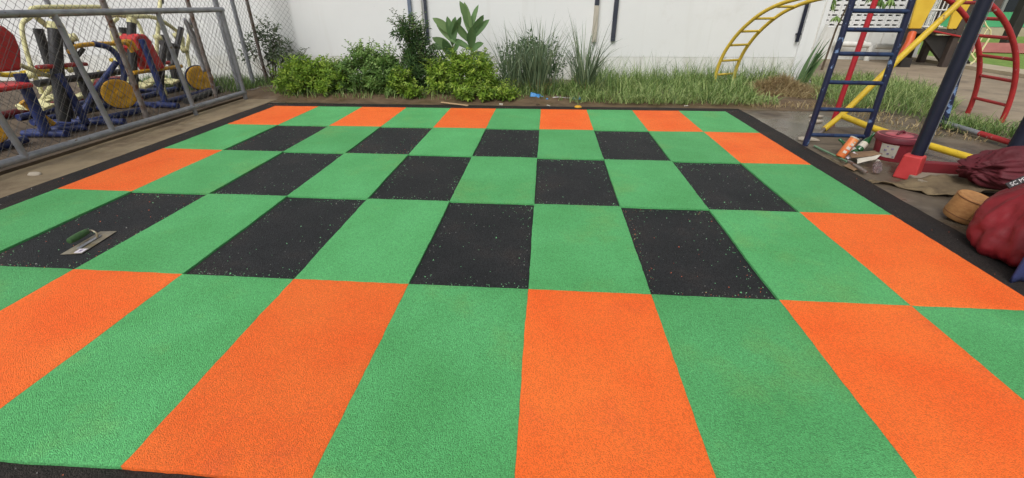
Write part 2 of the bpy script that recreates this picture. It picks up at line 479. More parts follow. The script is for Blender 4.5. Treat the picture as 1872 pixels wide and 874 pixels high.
# ================================================================== RUBBER MAT
COLS = [-3.0 + 0.6 * i for i in range(11)]
ROWS = [0.03, -1.015, -2.037, -3.084, -4.138, -5.185]       # far line to near line
ROT0 = 0.011                                                # the far line runs slightly askew
FAR = -0.0135
def line_y(r, x):
    base = ROWS[r]
    if r == 0: base += 0.026 * x
    if r == 1: base += 0.0165 * x
    return base + 0.005 * noise.noise(Vector((x * 2.3, r * 7.7, 1.0))) + 0.0035 * noise.noise(Vector((x * 24, r * 3.1, 4.0)))
def line_x(c, y):
    return COLS[c] + 0.005 * noise.noise(Vector((y * 2.1, c * 5.3, 9.0))) + 0.0035 * noise.noise(Vector((y * 22, c * 2.9, 2.0)))

mat_root = bpy.data.objects.new('rubber_mat', None)
col.objects.link(mat_root)
mat_root.location = (0, -2.6, GZ)
LOC[mat_root.name] = Vector(mat_root.location)
tag(mat_root, 'checkered rubber safety mat in green, orange and black with a black border', None, None, 'structure')

PATTERN = ["OGOGOGOGOG",
           "GBGBGBGBGO",
           "OGBGBGBGBG",
           "GBGBGBGBGO",
           "OGOGOGOGOG"]
PM = {'O': 'orange_rubber', 'G': 'green_rubber', 'B': 'black_rubber'}
NX, NY = 17, 29
for r in range(5):
    for c in range(10):
        k = PATTERN[r][c]
        ztop = -0.012 if k == 'B' else random.uniform(-0.0006, 0.0006)
        vs, fs = [], []
        us = [0, 0.004] + [i / (NX - 1) for i in range(1, NX - 1)] + [0.996, 1]
        ws = [0, 0.004] + [i / (NY - 1) for i in range(1, NY - 1)] + [0.996, 1]
        nu, nw = len(us), len(ws)
        for j, w in enumerate(ws):
            for i, u in enumerate(us):
                ym = ROWS[r] * (1 - w) + ROWS[r + 1] * w
                xl, xr = line_x(c, ym) + 0.0003, line_x(c + 1, ym) - 0.0003
                x = xl + (xr - xl) * u
                yt, yb = line_y(r, x) - 0.0003, line_y(r + 1, x) + 0.0003
                y = yt + (yb - yt) * w
                edge = i in (0, nu - 1) or j in (0, nw - 1)
                z = ztop + 0.0016 * fbm(x * 2.2, y * 2.2, 3.0) - (0.0007 if edge else 0)
                vs.append((x, y, z))
        for j in range(nw - 1):
            for i in range(nu - 1):
                a = j * nu + i
                fs.append((a, a + nu, a + nu + 1, a + 1))
        ring = [i for i in range(nu)] + [j * nu + nu - 1 for j in range(1, nw)] + \
               [(nw - 1) * nu + i for i in range(nu - 2, -1, -1)] + [j * nu for j in range(nw - 2, 0, -1)]
        k0 = len(vs)
        for q in ring:
            vs.append((vs[q][0], vs[q][1], GZ + 0.001))
        for q in range(len(ring)):
            q2 = (q + 1) % len(ring)
            fs.append((ring[q], ring[q2], k0 + q2, k0 + q))
        MB().add(vs, fs).build('tile', PM[k], mat_root, smooth=True)

# border strips round the tiles, edges slightly ragged
def strip(p_in, p_out, n, along):
    b = MB()
    rows_ = []
    for i in range(n + 1):
        t = i / n
        a, o = p_in(t), p_out(t)
        rows_.append([a, a + (o - a) * 0.5, a + (o - a) * 0.985, o])
    vs = []
    for rr in rows_:
        for j, p in enumerate(rr):
            z = (-0.0125, -0.0115, -0.0125, GZ + 0.001)[j]
            vs.append((p.x, p.y, z + 0.001 * fbm(p.x * 3, p.y * 3)))
        vs.append((rr[0].x, rr[0].y, GZ + 0.001))
    fs = []
    for i in range(n):
        for j in range(3):
            a = i * 5 + j
            fs.append((a, a + 1, a + 6, a + 5))
    b.add(vs, fs)
    return b.build('border_strip', 'border_rubber', mat_root, smooth='all')
wob = lambda a, s: 0.018 * noise.noise(Vector((a * 1.7, s, 0))) + 0.007 * noise.noise(Vector((a * 9, s, 3)))
V3 = Vector
g_ = 0.0015
strip(lambda t: V3((line_x(0, 0.0 - 5.2 * t) - g_, (0.0 - 5.2 * t) - 0.05, 0)), lambda t: V3((-3.255 + wob(5.2 * t, 1.5), 0.18 - 5.62 * t, 0)), 60, 1)
strip(lambda t: V3((line_x(10, 0.1 - 5.3 * t) + g_, 0.10 - 5.3 * t, 0)), lambda t: V3((3.265 + wob(5.2 * t, 4.5), 0.36 - 5.8 * t, 0)), 60, 1)
strip(lambda t: V3((-3.003 + 6.006 * t, line_y(0, -3 + 6 * t) + g_, 0)), lambda t: V3((-3.255 + 6.52 * t, 0.19 + 0.17 * t + wob(6 * t, 7.5), 0)), 60, 0)
strip(lambda t: V3((-3.003 + 6.006 * t, line_y(5, -3 + 6 * t) - g_, 0)), lambda t: V3((-3.255 + 6.52 * t, -5.45 + wob(6 * t, 9.5), 0)), 60, 0)

# loose crumbs left over from laying
def crumbs(name, n, m, zones, label, smin=0.0014, smax=0.0040):
    b = MB()
    for _ in range(n):
        x0, x1, y0, y1, edge = random.choice(zones)
        x, y = random.uniform(x0, x1), random.uniform(y0, y1)
        if edge and random.random() < 0.7:
            d = abs(random.gauss(0, 0.03)) + 0.006
            s = random.randrange(4)
            if s == 0: x = x0 + d
            elif s == 1: x = x1 - d
            elif s == 2: y = y0 + d
            else: y = y1 - d
            x, y = min(max(x, x0), x1), min(max(y, y0), y1)
        cl = random.uniform(smin, smax) * (1.6 if random.random() < 0.08 else 1)
        z = -0.0125 + cl * 0.3
        q = Euler((random.uniform(0, 6), random.uniform(0, 6), random.uniform(0, 6))).to_matrix()
        P = [q @ V3(p) * cl for p in ((1.3, 0, -.4), (-.6, .8, -.4), (-.6, -.8, -.4), (0.1, 0.1, .7))]
        b.add([p + V3((x, y, z)) for p in P], [(0, 2, 1), (0, 1, 3), (1, 2, 3), (2, 0, 3)])
    o = b.build(name, m, None, loc=(0, -2.5, GZ))
    return tag(o, label, 'rubber crumbs', None, 'stuff')
bz, bord = [], [(-3.25, -3.0, -5.2, 0.1, 1), (3.0, 3.25, -5.2, 0.2, 1), (-3.2, 3.2, 0.06, 0.16, 0), (-3.2, -0.5, -5.42, -5.2, 0)]
for r in range(5):
    for c in range(10):
        if PATTERN[r][c] == 'B':
            bz.append((COLS[c] + 0.01, COLS[c + 1] - 0.01, ROWS[r + 1] + 0.015, ROWS[r] - 0.015, 1))
crumbs('green_crumbs', 1700, 'crumb_green', bz, 'loose green rubber crumbs scattered over the black tiles')
crumbs('grey_crumbs', 1300, 'crumb_grey', bz + bord, 'loose grey rubber crumbs scattered on black tiles and border')
crumbs('orange_crumbs', 450, 'crumb_orange', bord + bz[:2] + [bz[i] for i in (8, 11)], 'loose orange rubber crumbs on the black border')

# ================================================================== WHITE BUILDING WALL
WS = 0.0727
wy = lambda x: 2.33 + WS * x
WD = V3((1, WS, 0)).normalized()
WN = V3((WS, -1, 0)).normalized()            # towards the mat
def wpt(x, out=0.0, z=0.0):
    return V3((x, wy(x), z)) + WN * out
WA = math.atan(WS)
wall = thing('building_wall', (0, wy(0), GZ), 'long white painted building wall behind the plants', 'wall')
def wbox(mb, x0, x1, z0, z1, o0, o1):
    P = [wpt(x, o, z) for z in (z0, z1) for o in (o1, o0) for x in (x0, x1)]
    mb.add(P, [(0, 2, 3, 1), (4, 5, 7, 6), (0, 1, 5, 4), (2, 6, 7, 3), (0, 4, 6, 2), (1, 3, 7, 5)])
b = MB(); wbox(b, -14, 4.96, 0.412, 3.4, -0.20, 0.0); b.build('wall_panel', 'white_wall', wall)
b = MB(); wbox(b, -14, 4.96, GZ - 0.02, 0.404, -0.19, 0.003); b.build('plinth', 'white_plinth', wall)
b = MB(); wbox(b, -14, 4.955, 0.40, 0.416, -0.19, -0.008); b.build('joint', 'white_plinth', wall)
b = MB(); wbox(b, 4.962, 5.30, GZ - 0.02, 3.4, -0.22, 0.045); b.build('corner_pilaster', 'white_wall', wall, bevel=0.01)
b = MB()
b.prism([wpt(5.10, -0.221, GZ), wpt(5.298, -0.221, GZ), V3((6.35, 6.55, GZ)), V3((6.15, 6.55, GZ))], (0, 0, 3.4))
b.build('return_wall', 'white_plinth', wall)
def downpipe(x, z0, z1, r, m, name='downpipe'):
    b = MB()
    b.tube([wpt(x, 0.045, z0), wpt(x, 0.045, z1)], r, 10)
    p = b.build(name, m, wall, smooth=True)
    for zz in (z0 + 0.12, z0 + 1.2):
        if zz < z1:
            c = MB(); c.box(wpt(x, 0.025, zz), (r * 2.6, 0.06, 0.025), (0, 0, WA)); c.build('pipe_clip', m, p)
    return p
def trim(x, z0, w, m, d=0.05):
    b = MB(); b.box(wpt(x, d / 2 + 0.001, (z0 + 3.3) / 2), (w, d, 3.3 - z0), (0, 0, WA)); b.build('vertical_trim', m, wall, bevel=0.004)
trim(-1.645, 0.93, 0.055, 'grey_trim')
trim(-1.385, 0.64, 0.045, 'dark_trim')
downpipe(-1.45, 0.66, 3.3, 0.016, 'white_pvc')
b = MB(); b.box(wpt(1.445, 0.03, 0.925), (0.075, 0.06, 0.55), (0, 0, WA)); b.build('pipe_cover', 'beige_pvc', wall, bevel=0.006)
b = MB(); b.box(wpt(1.445, 0.028, 2.252), (0.070, 0.055, 2.10), (0, 0, WA)); b.build('vertical_trim', 'dark_trim', wall, bevel=0.004)
trim(1.765, 0.66, 0.07, 'dark_trim')
downpipe(4.90, 0.66, 3.3, 0.028, 'navy_dark')
downpipe(5.20, 0.45, 3.3, 0.014, 'white_pvc')

# ---- white outbuilding with ventilation blocks, behind the corner
ob = thing('outbuilding_wall', (8.2, 6.7, GZ), 'white wall with rows of slotted ventilation blocks behind the blue ladder', 'wall')
b = MB(); b.box((8.0, 6.76, 0.345), (3.7, 0.14, 0.735)); b.build('lower_wall', 'white_plinth', ob)
b = MB(); b.box((8.0, 6.93, 1.7), (3.7, 0.04, 3.4)); b.build('slot_backing', 'slot_shade', ob)  # added backing sheet, interior shade painted as its grey colour
b = MB(); b.box((9.78, 6.77, 1.7), (0.16, 0.18, 3.44)); b.build('corner_post', 'white_wall', ob)
blk = MB()                                   # one block: two slots, recessed joints
BWd, BH = 0.37, 0.215
for (cx, cz, sx, sz) in ((0, 0.019, BWd - 0.006, 0.038), (0, BH - 0.022, BWd - 0.006, 0.038), (0, BH / 2, 0.050, BH - 0.082),
                         (-BWd / 2 + 0.023, BH / 2, 0.040, BH - 0.082), (BWd / 2 - 0.023, BH / 2, 0.040, BH - 0.082),
                         (-0.085, BH / 2, 0.118, 0.068), (0.085, BH / 2, 0.118, 0.068)):
    blk.box((cx, 0, cz), (sx, 0.10, sz))
first = None
for i in range(10):
    for j in range(6):
        x, z = 6.26 + BWd / 2 + i * (BWd - 0.002), 0.716 + j * (BH - 0.001)
        if first is None:
            LOC['__blk'] = V3((0, 0, 0))
            first = blk.build('vent_block', 'white_wall', None, bevel=0.0)
            first.parent = ob
            o = first
        else:
            o = first.copy(); col.objects.link(o); o.parent = ob
        o.location = V3((x, 6.76, z)) - LOC[ob.name]
b = MB(); b.box((8.0, 6.76, 2.75), (3.7, 0.14, 1.48)); b.build('upper_wall', 'white_wall', ob)
for (xx, l) in ((7.9, 0.0), (8.9, 0.0)):
    b = MB(); b.tube([(xx, 6.675, 0.1), (xx, 6.675, 0.70)], 0.012, 6); b.build('seam_strip', 'white_pvc', ob)
for (xa, xb, y, z) in ((7.75, 8.55, 6.45, 0.34), (8.65, 9.35, 6.30, 0.30)):
    pr_ = thing('drain_pipe', (xb, y, GZ), 'white plastic drain pipe bending down at the foot of the vented wall, %s' % ('left one' if xa < 8 else 'right one'), 'pipe', 'drain pipes by the vented wall')
    b = MB(); b.tube(smooth_path([(xa, y + 0.12, z + 0.02), (xb - 0.12, y, z), (xb - 0.03, y - 0.01, z - 0.02), (xb, y - 0.02, z - 0.10), (xb, y - 0.02, GZ)], 5), 0.065, 12)
    b.build('pipe', 'white_pvc', pr_, smooth=True)
    b = MB(); b.tube([(xb - 0.22, y + 0.015, z), (xb - 0.14, y + 0.005, z)], 0.078, 12); b.build('collar', 'white_pvc', pr_, smooth=True)

# ================================================================== FENCES
def chainlink(path, z0, z1, p, pv, r, name, m, parent, sag=0.012):
    P = [V3(q) for q in path]
    seg = [(P[i + 1] - P[i]).length for i in range(len(P) - 1)]
    tot = sum(seg)
    def at(s):
        s = min(max(s, 0), tot)
        for i, L in enumerate(seg):
            if s <= L or i == len(seg) - 1:
                d = (P[i + 1] - P[i]) / L
                return P[i] + d * s, V3((d.y, -d.x, 0))
            s -= L
    b = MB()
    nk = int((z1 - z0) / pv)
    nw = int(tot / p)
    for j in range(nw):
        pts = []
        for k in range(nk + 1):
            s = (j + ((k + j) % 2)) * p + 0.006 * noise.noise(V3((j * 0.3, k * 0.2, 5)))
            q, nn = at(s)
            off = sag * noise.noise(V3((s * 1.6, k * pv * 2, 8))) + (0.003 if (k + j) % 2 else -0.003)
            pts.append(q + nn * off + V3((0, 0, z0 + k * pv + 0.006 * noise.noise(V3((s * 2, k * .3, 1))))))
        b.tube(pts, r, 3, cap=False)
    return b.build(name, m, parent)

tf = thing('tall_chain_link_fence', (-4.05, 0, GZ), 'tall chain-link fence with rusty and galvanised posts beside the exercise machines', 'fence')
TP = [(-4.12, -5.6, 0), (-4.05, -0.95, 0), (-4.05, 0.31, 0), (-4.03, 1.6, 0), (-3.63, 2.05, 0)]
chainlink(TP, 0.03, 2.3, 0.038, 0.044, 0.0020, 'chain_link_mesh', 'wire', tf)
for (x, y, m, r) in ((-4.07, -0.95, 'rusty', 0.030), (-4.07, 0.31, 'rusty', 0.026), (-4.10, 0.91, 'galv', 0.036), (-4.12, 1.32, 'galv', 0.030), (-4.06, 1.6, 'rusty', 0.025), (-4.12, -3.3, 'rusty', 0.028), (-4.2, -5.4, 'galv', 0.03)):
    b = MB(); b.tube([(x, y, GZ - 0.05), (x + random.uniform(-.01, .01), y, 2.32)], r, 12); b.build('fence_post', m, tf, smooth=True)
b = MB(); b.tube([(-4.12, -5.5, 2.3), (-4.06, -0.95, 2.3), (-4.05, 1.6, 2.3), (-3.64, 2.04, 2.3)], 0.02, 10); b.build('top_rail', 'galv', tf, smooth=True)
b = MB(); b.tube([(-4.0, 0.62, 0.015), (-3.85, 1.15, 0.03), (-3.62, 1.55, 0.02)], 0.022, 8); o = b.build('loose_pipe', 'rusty', None, True, (-4.0, 0.62, 0))
tag(o, 'short rusty pipe lying on the soil behind the grey panel corner', 'pipe')

lp = thing('low_fence_panel', (-3.73, -1.2, GZ), 'low grey pipe-framed chain-link panel beside the mat', 'fence')
LX = -3.73
for z, r in ((1.15, 0.030), (0.075, 0.032)):
    b = MB(); b.tube([(LX, 0.47, z), (LX, -2.0, z + 0.004), (LX - 0.01, -4.6, z)], r, 12); b.build('frame_rail', 'galv', lp, smooth=True)
for (y, yb, r) in ((0.44, 0.445, 0.027), (-0.67, -0.595, 0.025), (-1.85, -1.76, 0.025), (-2.72, -2.62, 0.025), (-3.7, -3.65, 0.025), (-4.58, -4.58, 0.027)):
    b = MB(); b.tube([(LX + 0.004, yb, GZ if y in (0.44, -0.67, -4.58) else 0.06), (LX + 0.004, y, 1.15)], r, 12); b.build('frame_bar', 'galv', lp, smooth=True)
chainlink([(LX - 0.03, 0.42, 0), (LX - 0.03, -4.55, 0)], 0.10, 1.14, 0.045, 0.054, 0.0018, 'chain_link_mesh', 'wire_light', lp)
b = MB(); b.box((LX - 0.16, -1.9, GZ + 0.008), (0.20, 5.0, 0.05)); structure('fence_kerb', b, 'dirt_yard')

# ================================================================== PLANTS
def leaf(b, p, d, up, L, w, tint, fold=0.25, droop=0.2):
    """folded rhombic leaf: base, two sides, tip"""
    d = d.normalized()
    s = d.cross(up)
    s = s.normalized() if s.length > 1e-4 else d.orthogonal().normalized()
    n = s.cross(d).normalized()
    b.add([p, p + d * (L * 0.45) + s * (w / 2) + n * (w * fold), p + d * L - n * (L * droop), p + d * (L * 0.45) - s * (w / 2) + n * (w * fold)],
          [(0, 1, 2), (0, 2, 3)], tint)

def rdir(zmin=-0.3):
    while True:
        v = V3((random.gauss(0, 1), random.gauss(0, 1), random.gauss(0, 1))).normalized()
        if v.z > zmin: return v

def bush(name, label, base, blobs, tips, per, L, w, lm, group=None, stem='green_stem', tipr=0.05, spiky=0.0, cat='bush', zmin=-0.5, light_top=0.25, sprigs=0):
    root = thing(name, (base[0], base[1], GZ + 0.03), label, cat, group)
    f, st = MB(), MB()
    tot = sum(q[3] * q[5] + q[3] * q[4] for q in blobs)
    for (cx, cy, cz, rx, ry, rz) in blobs:
        nt = int(tips * (rx * rz + rx * ry) / tot)
        for _ in range(nt):
            d = rdir(zmin)
            k = random.uniform(0.35, 1.0) ** 0.5 * (1 + 0.25 * noise.noise(V3((cx + d.x * 2.2, cy + d.y * 2.2, cz + d.z * 2.2))))
            if spiky and random.random() < 0.25: k *= 1 + random.uniform(0, spiky)
            t = V3((cx + d.x * rx * k, cy + d.y * ry * k, max(0.03, cz + d.z * rz * k)))
            if random.random() < 0.22:
                s0 = V3((base[0] + random.uniform(-.3, .3) * rx, base[1] + random.uniform(-.3, .3) * ry, GZ))
                mid = s0.lerp(t, 0.5) + V3((0, 0, 0.06 * rz))
                st.tube([s0, mid, t], [0.007, 0.0045, 0.002], 4, cap=False)
            tb = random.gauss(0.42, 0.21)
            ax = (d + V3((0, 0, 0.7)) + V3((random.gauss(0, .35), random.gauss(0, .35), random.gauss(0, .2)))).normalized()
            for q in range(per):
                h = q / per
                a = q * 2.4 + random.uniform(-.4, .4)
                o1 = ax.orthogonal().normalized()
                o2 = ax.cross(o1)
                rd = o1 * math.cos(a) + o2 * math.sin(a)
                p = t + ax * (tipr * (h - 0.7) * 1.6) + rd * (0.004 + tipr * 0.1)
                ld = rd * (1.0 - 0.55 * h) + ax * (0.25 + 0.75 * h) + V3((0, 0, random.uniform(-.35, .1)))
                ll = L * random.uniform(0.65, 1.15)
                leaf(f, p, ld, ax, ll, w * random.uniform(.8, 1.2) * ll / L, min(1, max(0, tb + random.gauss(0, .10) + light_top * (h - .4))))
    for _ in range(sprigs):
        (cx, cy, cz, rx, ry, rz) = random.choice(blobs)
        d = rdir(0.1)
        t = V3((cx + d.x * rx * .75, cy + d.y * ry * .75, cz + d.z * rz * .75))
        dr = (d * .6 + V3((0, 0, .9)) + V3((random.gauss(0, .3), random.gauss(0, .3), 0))).normalized()
        ln = random.uniform(1.6, 3.4) * L
        bend_ = V3((d.x, d.y, -.4)) * random.uniform(.1, .5)
        pts = [t + dr * (ln * q) + bend_ * (ln * q * q) for q in (0, .35, .7, 1)]
        st.tube(pts, [.004, .003, .002, .0012], 4, cap=False)
        tb = random.gauss(0.6, 0.2)
        nl = 9
        for q in range(nl):
            h = (q + 1) / nl
            p = t + dr * (ln * h) + bend_ * (ln * h * h)
            sd_ = dr.cross(V3((0, 0, 1)) + V3((random.gauss(0, .4), random.gauss(0, .4), 0))).normalized() * (1 if q % 2 else -1)
            leaf(f, p, sd_ * .9 + dr * .6 + V3((0, 0, -.1)), dr, L * random.uniform(.6, 1.0) * (1.15 - .5 * h), w * .9, min(1, max(0, tb + random.gauss(0, .12))))
    f.build('crown', LF[lm], root)
    if st.v: st.build('stems', stem, root)
    return root

G1 = 'leafy bushes in the planting bed'
bush('leafy_bush', 'rounded bright yellow-green bush next to the fence corner', (-2.95, 0.85),
     [(-3.10, 0.80, 0.19, 0.30, 0.24, 0.21), (-2.80, 0.72, 0.14, 0.34, 0.22, 0.16), (-3.00, 0.98, 0.30, 0.38, 0.26, 0.19), (-2.50, 0.85, 0.20, 0.24, 0.22, 0.20), (-2.70, .95, .28, .25, .2, .17)],
     430, 11, 0.066, 0.027, 'bright', G1, spiky=0.35, sprigs=90)
bush('leafy_bush', 'wide mid-green bush with a taller top, second from the fence', (-2.0, 0.95),
     [(-2.20, 0.92, 0.24, 0.32, 0.28, 0.24), (-1.80, 0.88, 0.22, 0.34, 0.28, 0.22), (-2.08, 1.02, 0.46, 0.24, 0.20, 0.20), (-1.78, 1.0, 0.42, 0.20, 0.2, 0.17), (-2.42, .9, .16, .20, .2, .16), (-1.62, .80, .12, .22, .16, .12)],
     480, 11, 0.070, 0.029, 'mid', G1, spiky=0.4, sprigs=110)
bush('leafy_bush', 'small bright low bush in front of the tall feathery shrub', (-1.40, 0.72),
     [(-1.48, 0.74, 0.19, 0.19, 0.17, 0.18), (-1.30, .64, .08, .15, .12, .08)], 100, 10, 0.062, 0.028, 'bright', G1, spiky=.3, sprigs=25)
bush('tall_shrub', 'tall dark-green feathery shrub standing against the white wall', (-1.38, 1.25),
     [(-1.44, 1.22, 0.86, 0.22, 0.18, 0.13), (-1.32, 1.22, 0.72, 0.16, 0.16, 0.15), (-1.36, 1.24, 0.48, 0.20, 0.20, 0.20), (-1.30, 1.12, 0.25, 0.30, 0.24, 0.24), (-1.08, 1.2, 0.40, 0.18, 0.18, 0.18), (-1.04, 1.1, .2, .20, .2, .2)],
     270, 14, 0.085, 0.022, 'dark', G1, stem='bark', spiky=0.9, tipr=0.11, sprigs=80)
bush('leafy_bush', 'yellow-green bush growing below the broad-leaved plant', (-0.62, 0.92),
     [(-0.92, 0.84, 0.22, 0.19, 0.22, 0.24), (-0.50, 0.84, 0.24, 0.30, 0.26, 0.24), (-0.30, 0.82, 0.20, 0.22, 0.20, 0.2), (-0.60, 0.98, 0.40, 0.22, 0.18, 0.16), (-0.32, .95, .40, .16, .15, .15)],
     400, 11, 0.068, 0.028, 'bright', G1, spiky=0.35, sprigs=100)
for (x, y, s, lb) in ((-0.50, 0.56, 1.0, 'leftmost of three low bright sprigs at the bed edge'), (-0.20, 0.57, 0.95, 'middle one of three low bright sprigs at the bed edge'), (0.10, 0.60, 1.05, 'rightmost of three low bright sprigs, nearest the blue plastic')):
    bush('low_sprig', lb, (x, y), [(x, y, 0.075 * s, 0.13 * s, 0.10, 0.085 * s)], 34, 9, 0.060, 0.028, 'bright', 'low sprigs along the bed', cat='plant', spiky=.3, sprigs=12)
bush('sparse_shrub', 'sparse greyish shrub with thin stems behind the tall fence corner', (-4.0, 1.72),
     [(-4.05, 1.72, 0.52, 0.36, 0.22, 0.30), (-3.75, 1.75, 0.45, 0.26, 0.18, 0.24), (-3.92, 1.7, 0.78, 0.2, 0.15, 0.14), (-3.50, 1.72, 0.34, 0.16, 0.12, 0.12)],
     105, 7, 0.085, 0.032, 'olive', None, stem='bark', spiky=0.35, tipr=0.10, light_top=0.1, sprigs=16)
bush('dark_shrub', 'dark leafy shrub half hidden behind the lemongrass', (0.42, 1.62),
     [(0.38, 1.62, 0.56, 0.24, 0.2, 0.20), (0.62, 1.55, 0.36, 0.30, 0.24, 0.28), (0.15, 1.55, 0.28, 0.25, 0.2, 0.26)], 150, 10, 0.080, 0.03, 'dark', None, spiky=.7, tipr=.10)

# broad-leaved plant: every leaf is a part
def broad_leaf(p, d, L, w, droop, tint, parent, lm):
    b = MB()
    d = V3(d).normalized()
    s = d.cross(V3((0, 0, 1)))
    s = s.normalized() if s.length > .15 else V3((1, .3, 0)).normalized()
    s = d.cross(V3((.1, -1, .25))) + V3((random.gauss(0, .25), random.gauss(0, .45), random.gauss(0, .2)))
    s = (s - d * s.dot(d)).normalized()
    n = s.cross(d).normalized()
    N = 9
    vs = []
    for i in range(N):
        t = i / (N - 1)
        c = V3(p) + d * (L * t) - V3((0, 0, 1)) * (droop * L * t * t) 
        ww = w * 0.5 * (math.sin(math.pi * min(1, t * 0.93 + 0.05)) ** 0.8) * (1.0 if t < .98 else 0.1)
        rip = 0.05 * ww * math.sin(i * 2.3)
        vs += [c - s * ww + n * (ww * 0.35 + rip), c, c + s * ww + n * (ww * 0.35 - rip)]
    fs = []
    for i in range(N - 1):
        for j in range(2):
            a = i * 3 + j
            fs.append((a, a + 1, a + 4, a + 3))
    b.add(vs, fs)
    b.t = [min(1, max(0, tint + (0.18 if k % 3 == 1 else 0))) for k in range(len(vs))]
    return b.build('leaf', LF[lm], parent, smooth='all')

for (bx, by, lb, hgt, leaves) in (
    (-0.84, 1.58, 'shorter broad-leaved plant with leaves fanning left, by the dark wall trim', 0.80,
     [((-.7, -.2, .85), .40, .11), ((.3, -.2, .55), .36, .10), ((-.50, .05, .75), .42, .11), ((-.12, -.1, 1.0), .40, .10), ((.16, -.1, 1), .46, .12), ((-.95, -.2, .22), .38, .12), ((-.55, -.35, .55), .40, .13), ((.45, -.3, .75), .34, .09), ((-.25, -.5, .8), .38, .13), ((.6, .1, .1), .28, .09), ((.1, -.3, .2), .28, .09), ((-.5, -.3, -.05), .28, .09), ((-.9, -.1, .5), .36, .10)]),
    (-0.55, 1.60, 'tall broad-leaved plant reaching the top edge, right of the pair', 0.88,
     [((-.3, -.15, .95), .42, .11), ((.3, .1, 1), .44, .11), ((-.14, -.05, 1), .48, .12), ((.42, -.1, .75), .42, .12), ((.62, .0, .8), .46, .10), ((-.45, -.2, .65), .42, .12), ((.14, -.4, .85), .40, .13), ((-.65, -.1, .45), .40, .11), ((.40, -.3, .4), .34, .11), ((.65, -.1, .1), .30, .09), ((.4, -.3, -.2), .28, .09), ((-.3, -.3, .1), .30, .10), ((.75, -.1, .35), .30, .08)])):
    root = thing('broad_leaved_plant', (bx, by, GZ + .03), lb, 'plant', 'broad-leaved plants by the wall')
    b = MB(); b.tube([(bx + .03, by, GZ), (bx, by, hgt * .6), (bx + .01, by, hgt + .05)], [.016, .012, .006], 7); b.build('stem', 'green_stem', root, smooth=True)
    for i, (d, L, w) in enumerate(leaves):
        z = hgt - 0.045 * i + random.uniform(-.03, .03)
        broad_leaf((bx, by, z), d, L * 1.08, w * 1.12, random.uniform(.05, .22), random.uniform(.25, .75), root, 'canna')

# grass blades
def blade(b, p, d, L, w, bend, tint, n=4, kink=0.0):
    d = V3((d[0], d[1], 0))
    d = d.normalized() if d.length > 1e-5 else V3((1, 0, 0))
    s = V3((-d.y, d.x, 0))
    yaw = random.uniform(-1, 1)
    s = (s * math.cos(yaw) + d * math.sin(yaw))
    th = random.uniform(0.02, 0.25)
    c = V3(p)
    vs = []
    for i in range(n + 1):
        t = i / n
        ww = w * 0.5 * (1 - t ** 2.2)
        if i < n: vs += [c - s * ww, c + s * ww]
        else: vs.append(c)
        th += bend / n * (0.4 + 1.2 * t)
        if kink and i == n - 2: th += kink
        c = c + (V3((0, 0, 1)) * math.cos(th) + d * math.sin(th)) * (L / n)
    fs = [(2 * i, 2 * i + 1, 2 * i + 3, 2 * i + 2) for i in range(n - 1)] + [(2 * n - 2, 2 * n - 1, 2 * n)]
    b.add(vs, fs, min(1, max(0, tint)))

def lemongrass(lb, cx, cy, n, H, spread):
    root = thing('lemongrass_clump', (cx, cy, GZ + .03), lb, 'plant', 'lemongrass clumps')
    b = MB(); k = MB()
    for i in range(n):
        a = random.uniform(0, 6.28); rr = abs(random.gauss(0, spread * .42))
        p = V3((cx + math.cos(a) * rr, cy + math.sin(a) * rr * .7, GZ + .02))
        out = (math.cos(a) + random.gauss(0, .5), math.sin(a) + random.gauss(0, .5))
        L = H * random.uniform(.55, 1.12)
        blade(b, p, out, L, random.uniform(.010, .018), random.choice((.2, .4, .7, 1.1, 1.7)) * random.uniform(.6, 1.2), random.gauss(.5, .24), 6, kink=random.choice((0, 0, 0, .9, 1.4)))
    b.build('blades', LF['lemon'], root, kind='stuff')
    for i in range(n // 3):
        a = random.uniform(0, 6.28); rr = abs(random.gauss(0, spread * .5))
        p = V3((cx + math.cos(a) * rr, cy + math.sin(a) * rr * .7 - .04, GZ + .02))
        blade(k, p, (math.cos(a), math.sin(a) - .4), H * random.uniform(.15, .4), .009, random.uniform(.6, 2.2), random.uniform(.1, .8), 4)
    k.build('dry_blades', LF['straw'], root, kind='stuff')
lemongrass('left edge clump of tall lemongrass next to the yellow-green bush', 0.14, 1.12, 130, 1.05, .24)
lemongrass('largest clump of tall lemongrass behind the blue plastic', 0.52, 1.05, 240, 1.12, .34)
lemongrass('narrow clump of tall lemongrass in front of the beige pipe cover', 1.22, 1.08, 150, 1.12, .24)

def in_poly(x, y, P):
    c = False
    for i in range(len(P)):
        x1, y1 = P[i]; x2, y2 = P[i - 1]
        if (y1 > y) != (y2 > y) and x < (x2 - x1) * (y - y1) / (y2 - y1) + x1: c = not c
    return c
def grass(name, label, P, n, H, hvar, lm, kind='stuff', bend=(.3, 1.6), w=(.005, .010), tint=.5, cat='grass', zb=GZ + .02, hump=None):
    b = MB()
    xs = [q[0] for q in P]; ys = [q[1] for q in P]
    k = 0
    while k < n:
        x, y = random.uniform(min(xs), max(xs)), random.uniform(min(ys), max(ys))
        if not in_poly(x, y, P): continue
        cl = noise.noise(V3((x * 2.7, y * 2.7, 3)))
        if cl < random.uniform(-.75, .0): continue
        k += 1
        h = H(x, y) if callable(H) else H
        z = zb + (hump(x, y) if hump else 0)
        a = random.uniform(0, 6.28)
        blade(b, (x, y, z), (math.cos(a), math.sin(a)), h * random.uniform(1 - hvar, 1 + hvar), random.uniform(*w), random.uniform(*bend), random.gauss(tint + .25 * cl, .27), 4)
    o = b.build(name, LF[lm], None, loc=(sum(xs) / len(xs), sum(ys) / len(ys), GZ))
    return tag(o, label, cat, None, kind)
